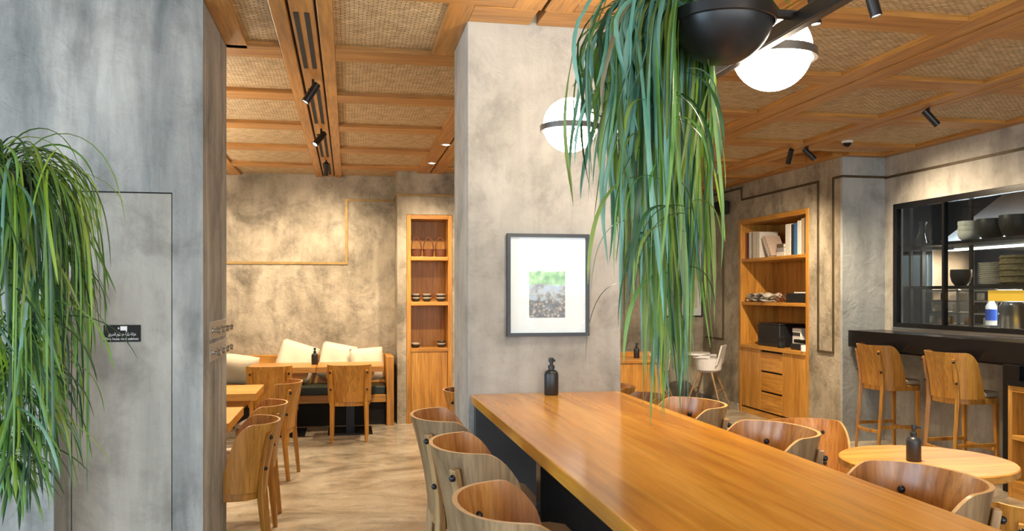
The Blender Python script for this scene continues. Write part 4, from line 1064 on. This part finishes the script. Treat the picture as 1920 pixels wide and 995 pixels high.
def env(z):   # widest reach of the foliage at a height below the crown
    return lerp_tab([(-1.02, .03), (-.85, .13), (-.65, .17), (-.4, .22), (-.15, .27), (.0, .26), (.15, .1)], z)
blades = []
for k in range(330):          # crown: blades arching out of the pot
    a = rg.uniform(0, 2*PI); el = rg.uniform(.15, 1.35); l = rg.uniform(.28, .62)
    d = (math.cos(a)*math.cos(el), math.sin(a)*math.cos(el), math.sin(el))
    blades.append(blade((rg.uniform(-.05, .05), rg.uniform(-.05, .05), -.01), d, l, rg.uniform(6.5, 13), rg.uniform(-1.5, 1.5), 16))
for k in range(820):          # trailing tufts below
    z0 = -1.0*rg.random()**.9*.92; R_ = env(z0-.06)*rg.uniform(.35, 1.0); a = rg.uniform(0, 2*PI)
    b0 = Vector((math.cos(a)*R_*.75, math.sin(a)*R_*.75, z0+.1)); a2 = a+rg.uniform(-1.3, 1.3); el = rg.uniform(-1.2, .5)
    d = (math.cos(a2)*math.cos(el), math.sin(a2)*math.cos(el), math.sin(el))
    l = rg.uniform(.12, .32) if z0 > -.75 else rg.uniform(.08, .2)
    blades.append(blade(b0, d, l, rg.uniform(4, 16), rg.uniform(-5, 5)))
for k in range(60):           # long runners
    a = rg.uniform(0, 2*PI); b0 = Vector((math.cos(a)*.11, math.sin(a)*.11, .0))
    blades.append(blade(b0, (math.cos(a), math.sin(a), .3), rg.uniform(.5, .98), 16, rg.uniform(-.6, .6), 16))
rg.shuffle(blades)
for k, pts in enumerate(blades):
    w = rg.uniform(.005, .0098); q = rg.random()
    key = 'leaf_mid' if q < .40 else ('leaf_dark' if q < .66 else ('leaf_lime' if q < .80 else ('leaf_olive' if q < .92 else 'leaf_teal')))
    mb = ribbon(pts, w, .25, rg.uniform(-.1, .1))
    if k < NG: add_leaf(GP, mb, key)
    else: extra.append((mb, key))
for k, (b0, d, l, dr) in enumerate((((-.05, 0, 0), (.35, 0, 1), .62, 7.5), ((-.05, .02, 0), (.5, 0, .8), .5, 6), ((.05, 0, 0), (.75, 0, .75), .46, 7), ((.05, -.04, 0), (.9, -.1, .6), .42, 6.5))):
    v = rightv*d[0]+fwd*d[1]+Vector((0, 0, d[2]))
    extra.append((ribbon(blade(rightv*b0[0]+fwd*b0[1], v, l, dr, 0, 20), .009, .2), ('leaf_lime', 'leaf_mid', 'leaf_dark', 'leaf_mid')[k]))
merge(extra, 'undergrowth', GP)

# ------------------------------------------------------------------ outside the facade
hd = MB(); rr = random.Random(2)
def hedge(label, x0, x1, y0, y1, h):
    mb = MB(); n = 9000
    for _ in range(n):
        x, y, z_ = rr.uniform(x0, x1), rr.uniform(y0, y1), h*rr.random()
        a, b = rr.uniform(0, 6.28), rr.uniform(-.8, .8); d = Vector((math.cos(a), math.sin(a), b))*.09; e = Vector((-math.sin(a), math.cos(a), .3))*.05; p = Vector((x, y, z_))
        mb.add([p-d, p+e, p+d, p-e], [(0, 1, 2, 3)])
    t = thing('hedge', label, 'hedge', (0, 0, 0))
    part('foliage', mb, 'leaf_mid', t)['kind'] = 'stuff'; part('trunk', bx((x0+x1)/2-.05, (x0+x1)/2+.05, (y0+y1)/2-.05, (y0+y1)/2+.05, -.02, h*.6), 'terracotta', t)
hedge('green hedge outside the glazed front, mirrored in the picture glass', -3, 6, -8.2, -7.2, 1.5)
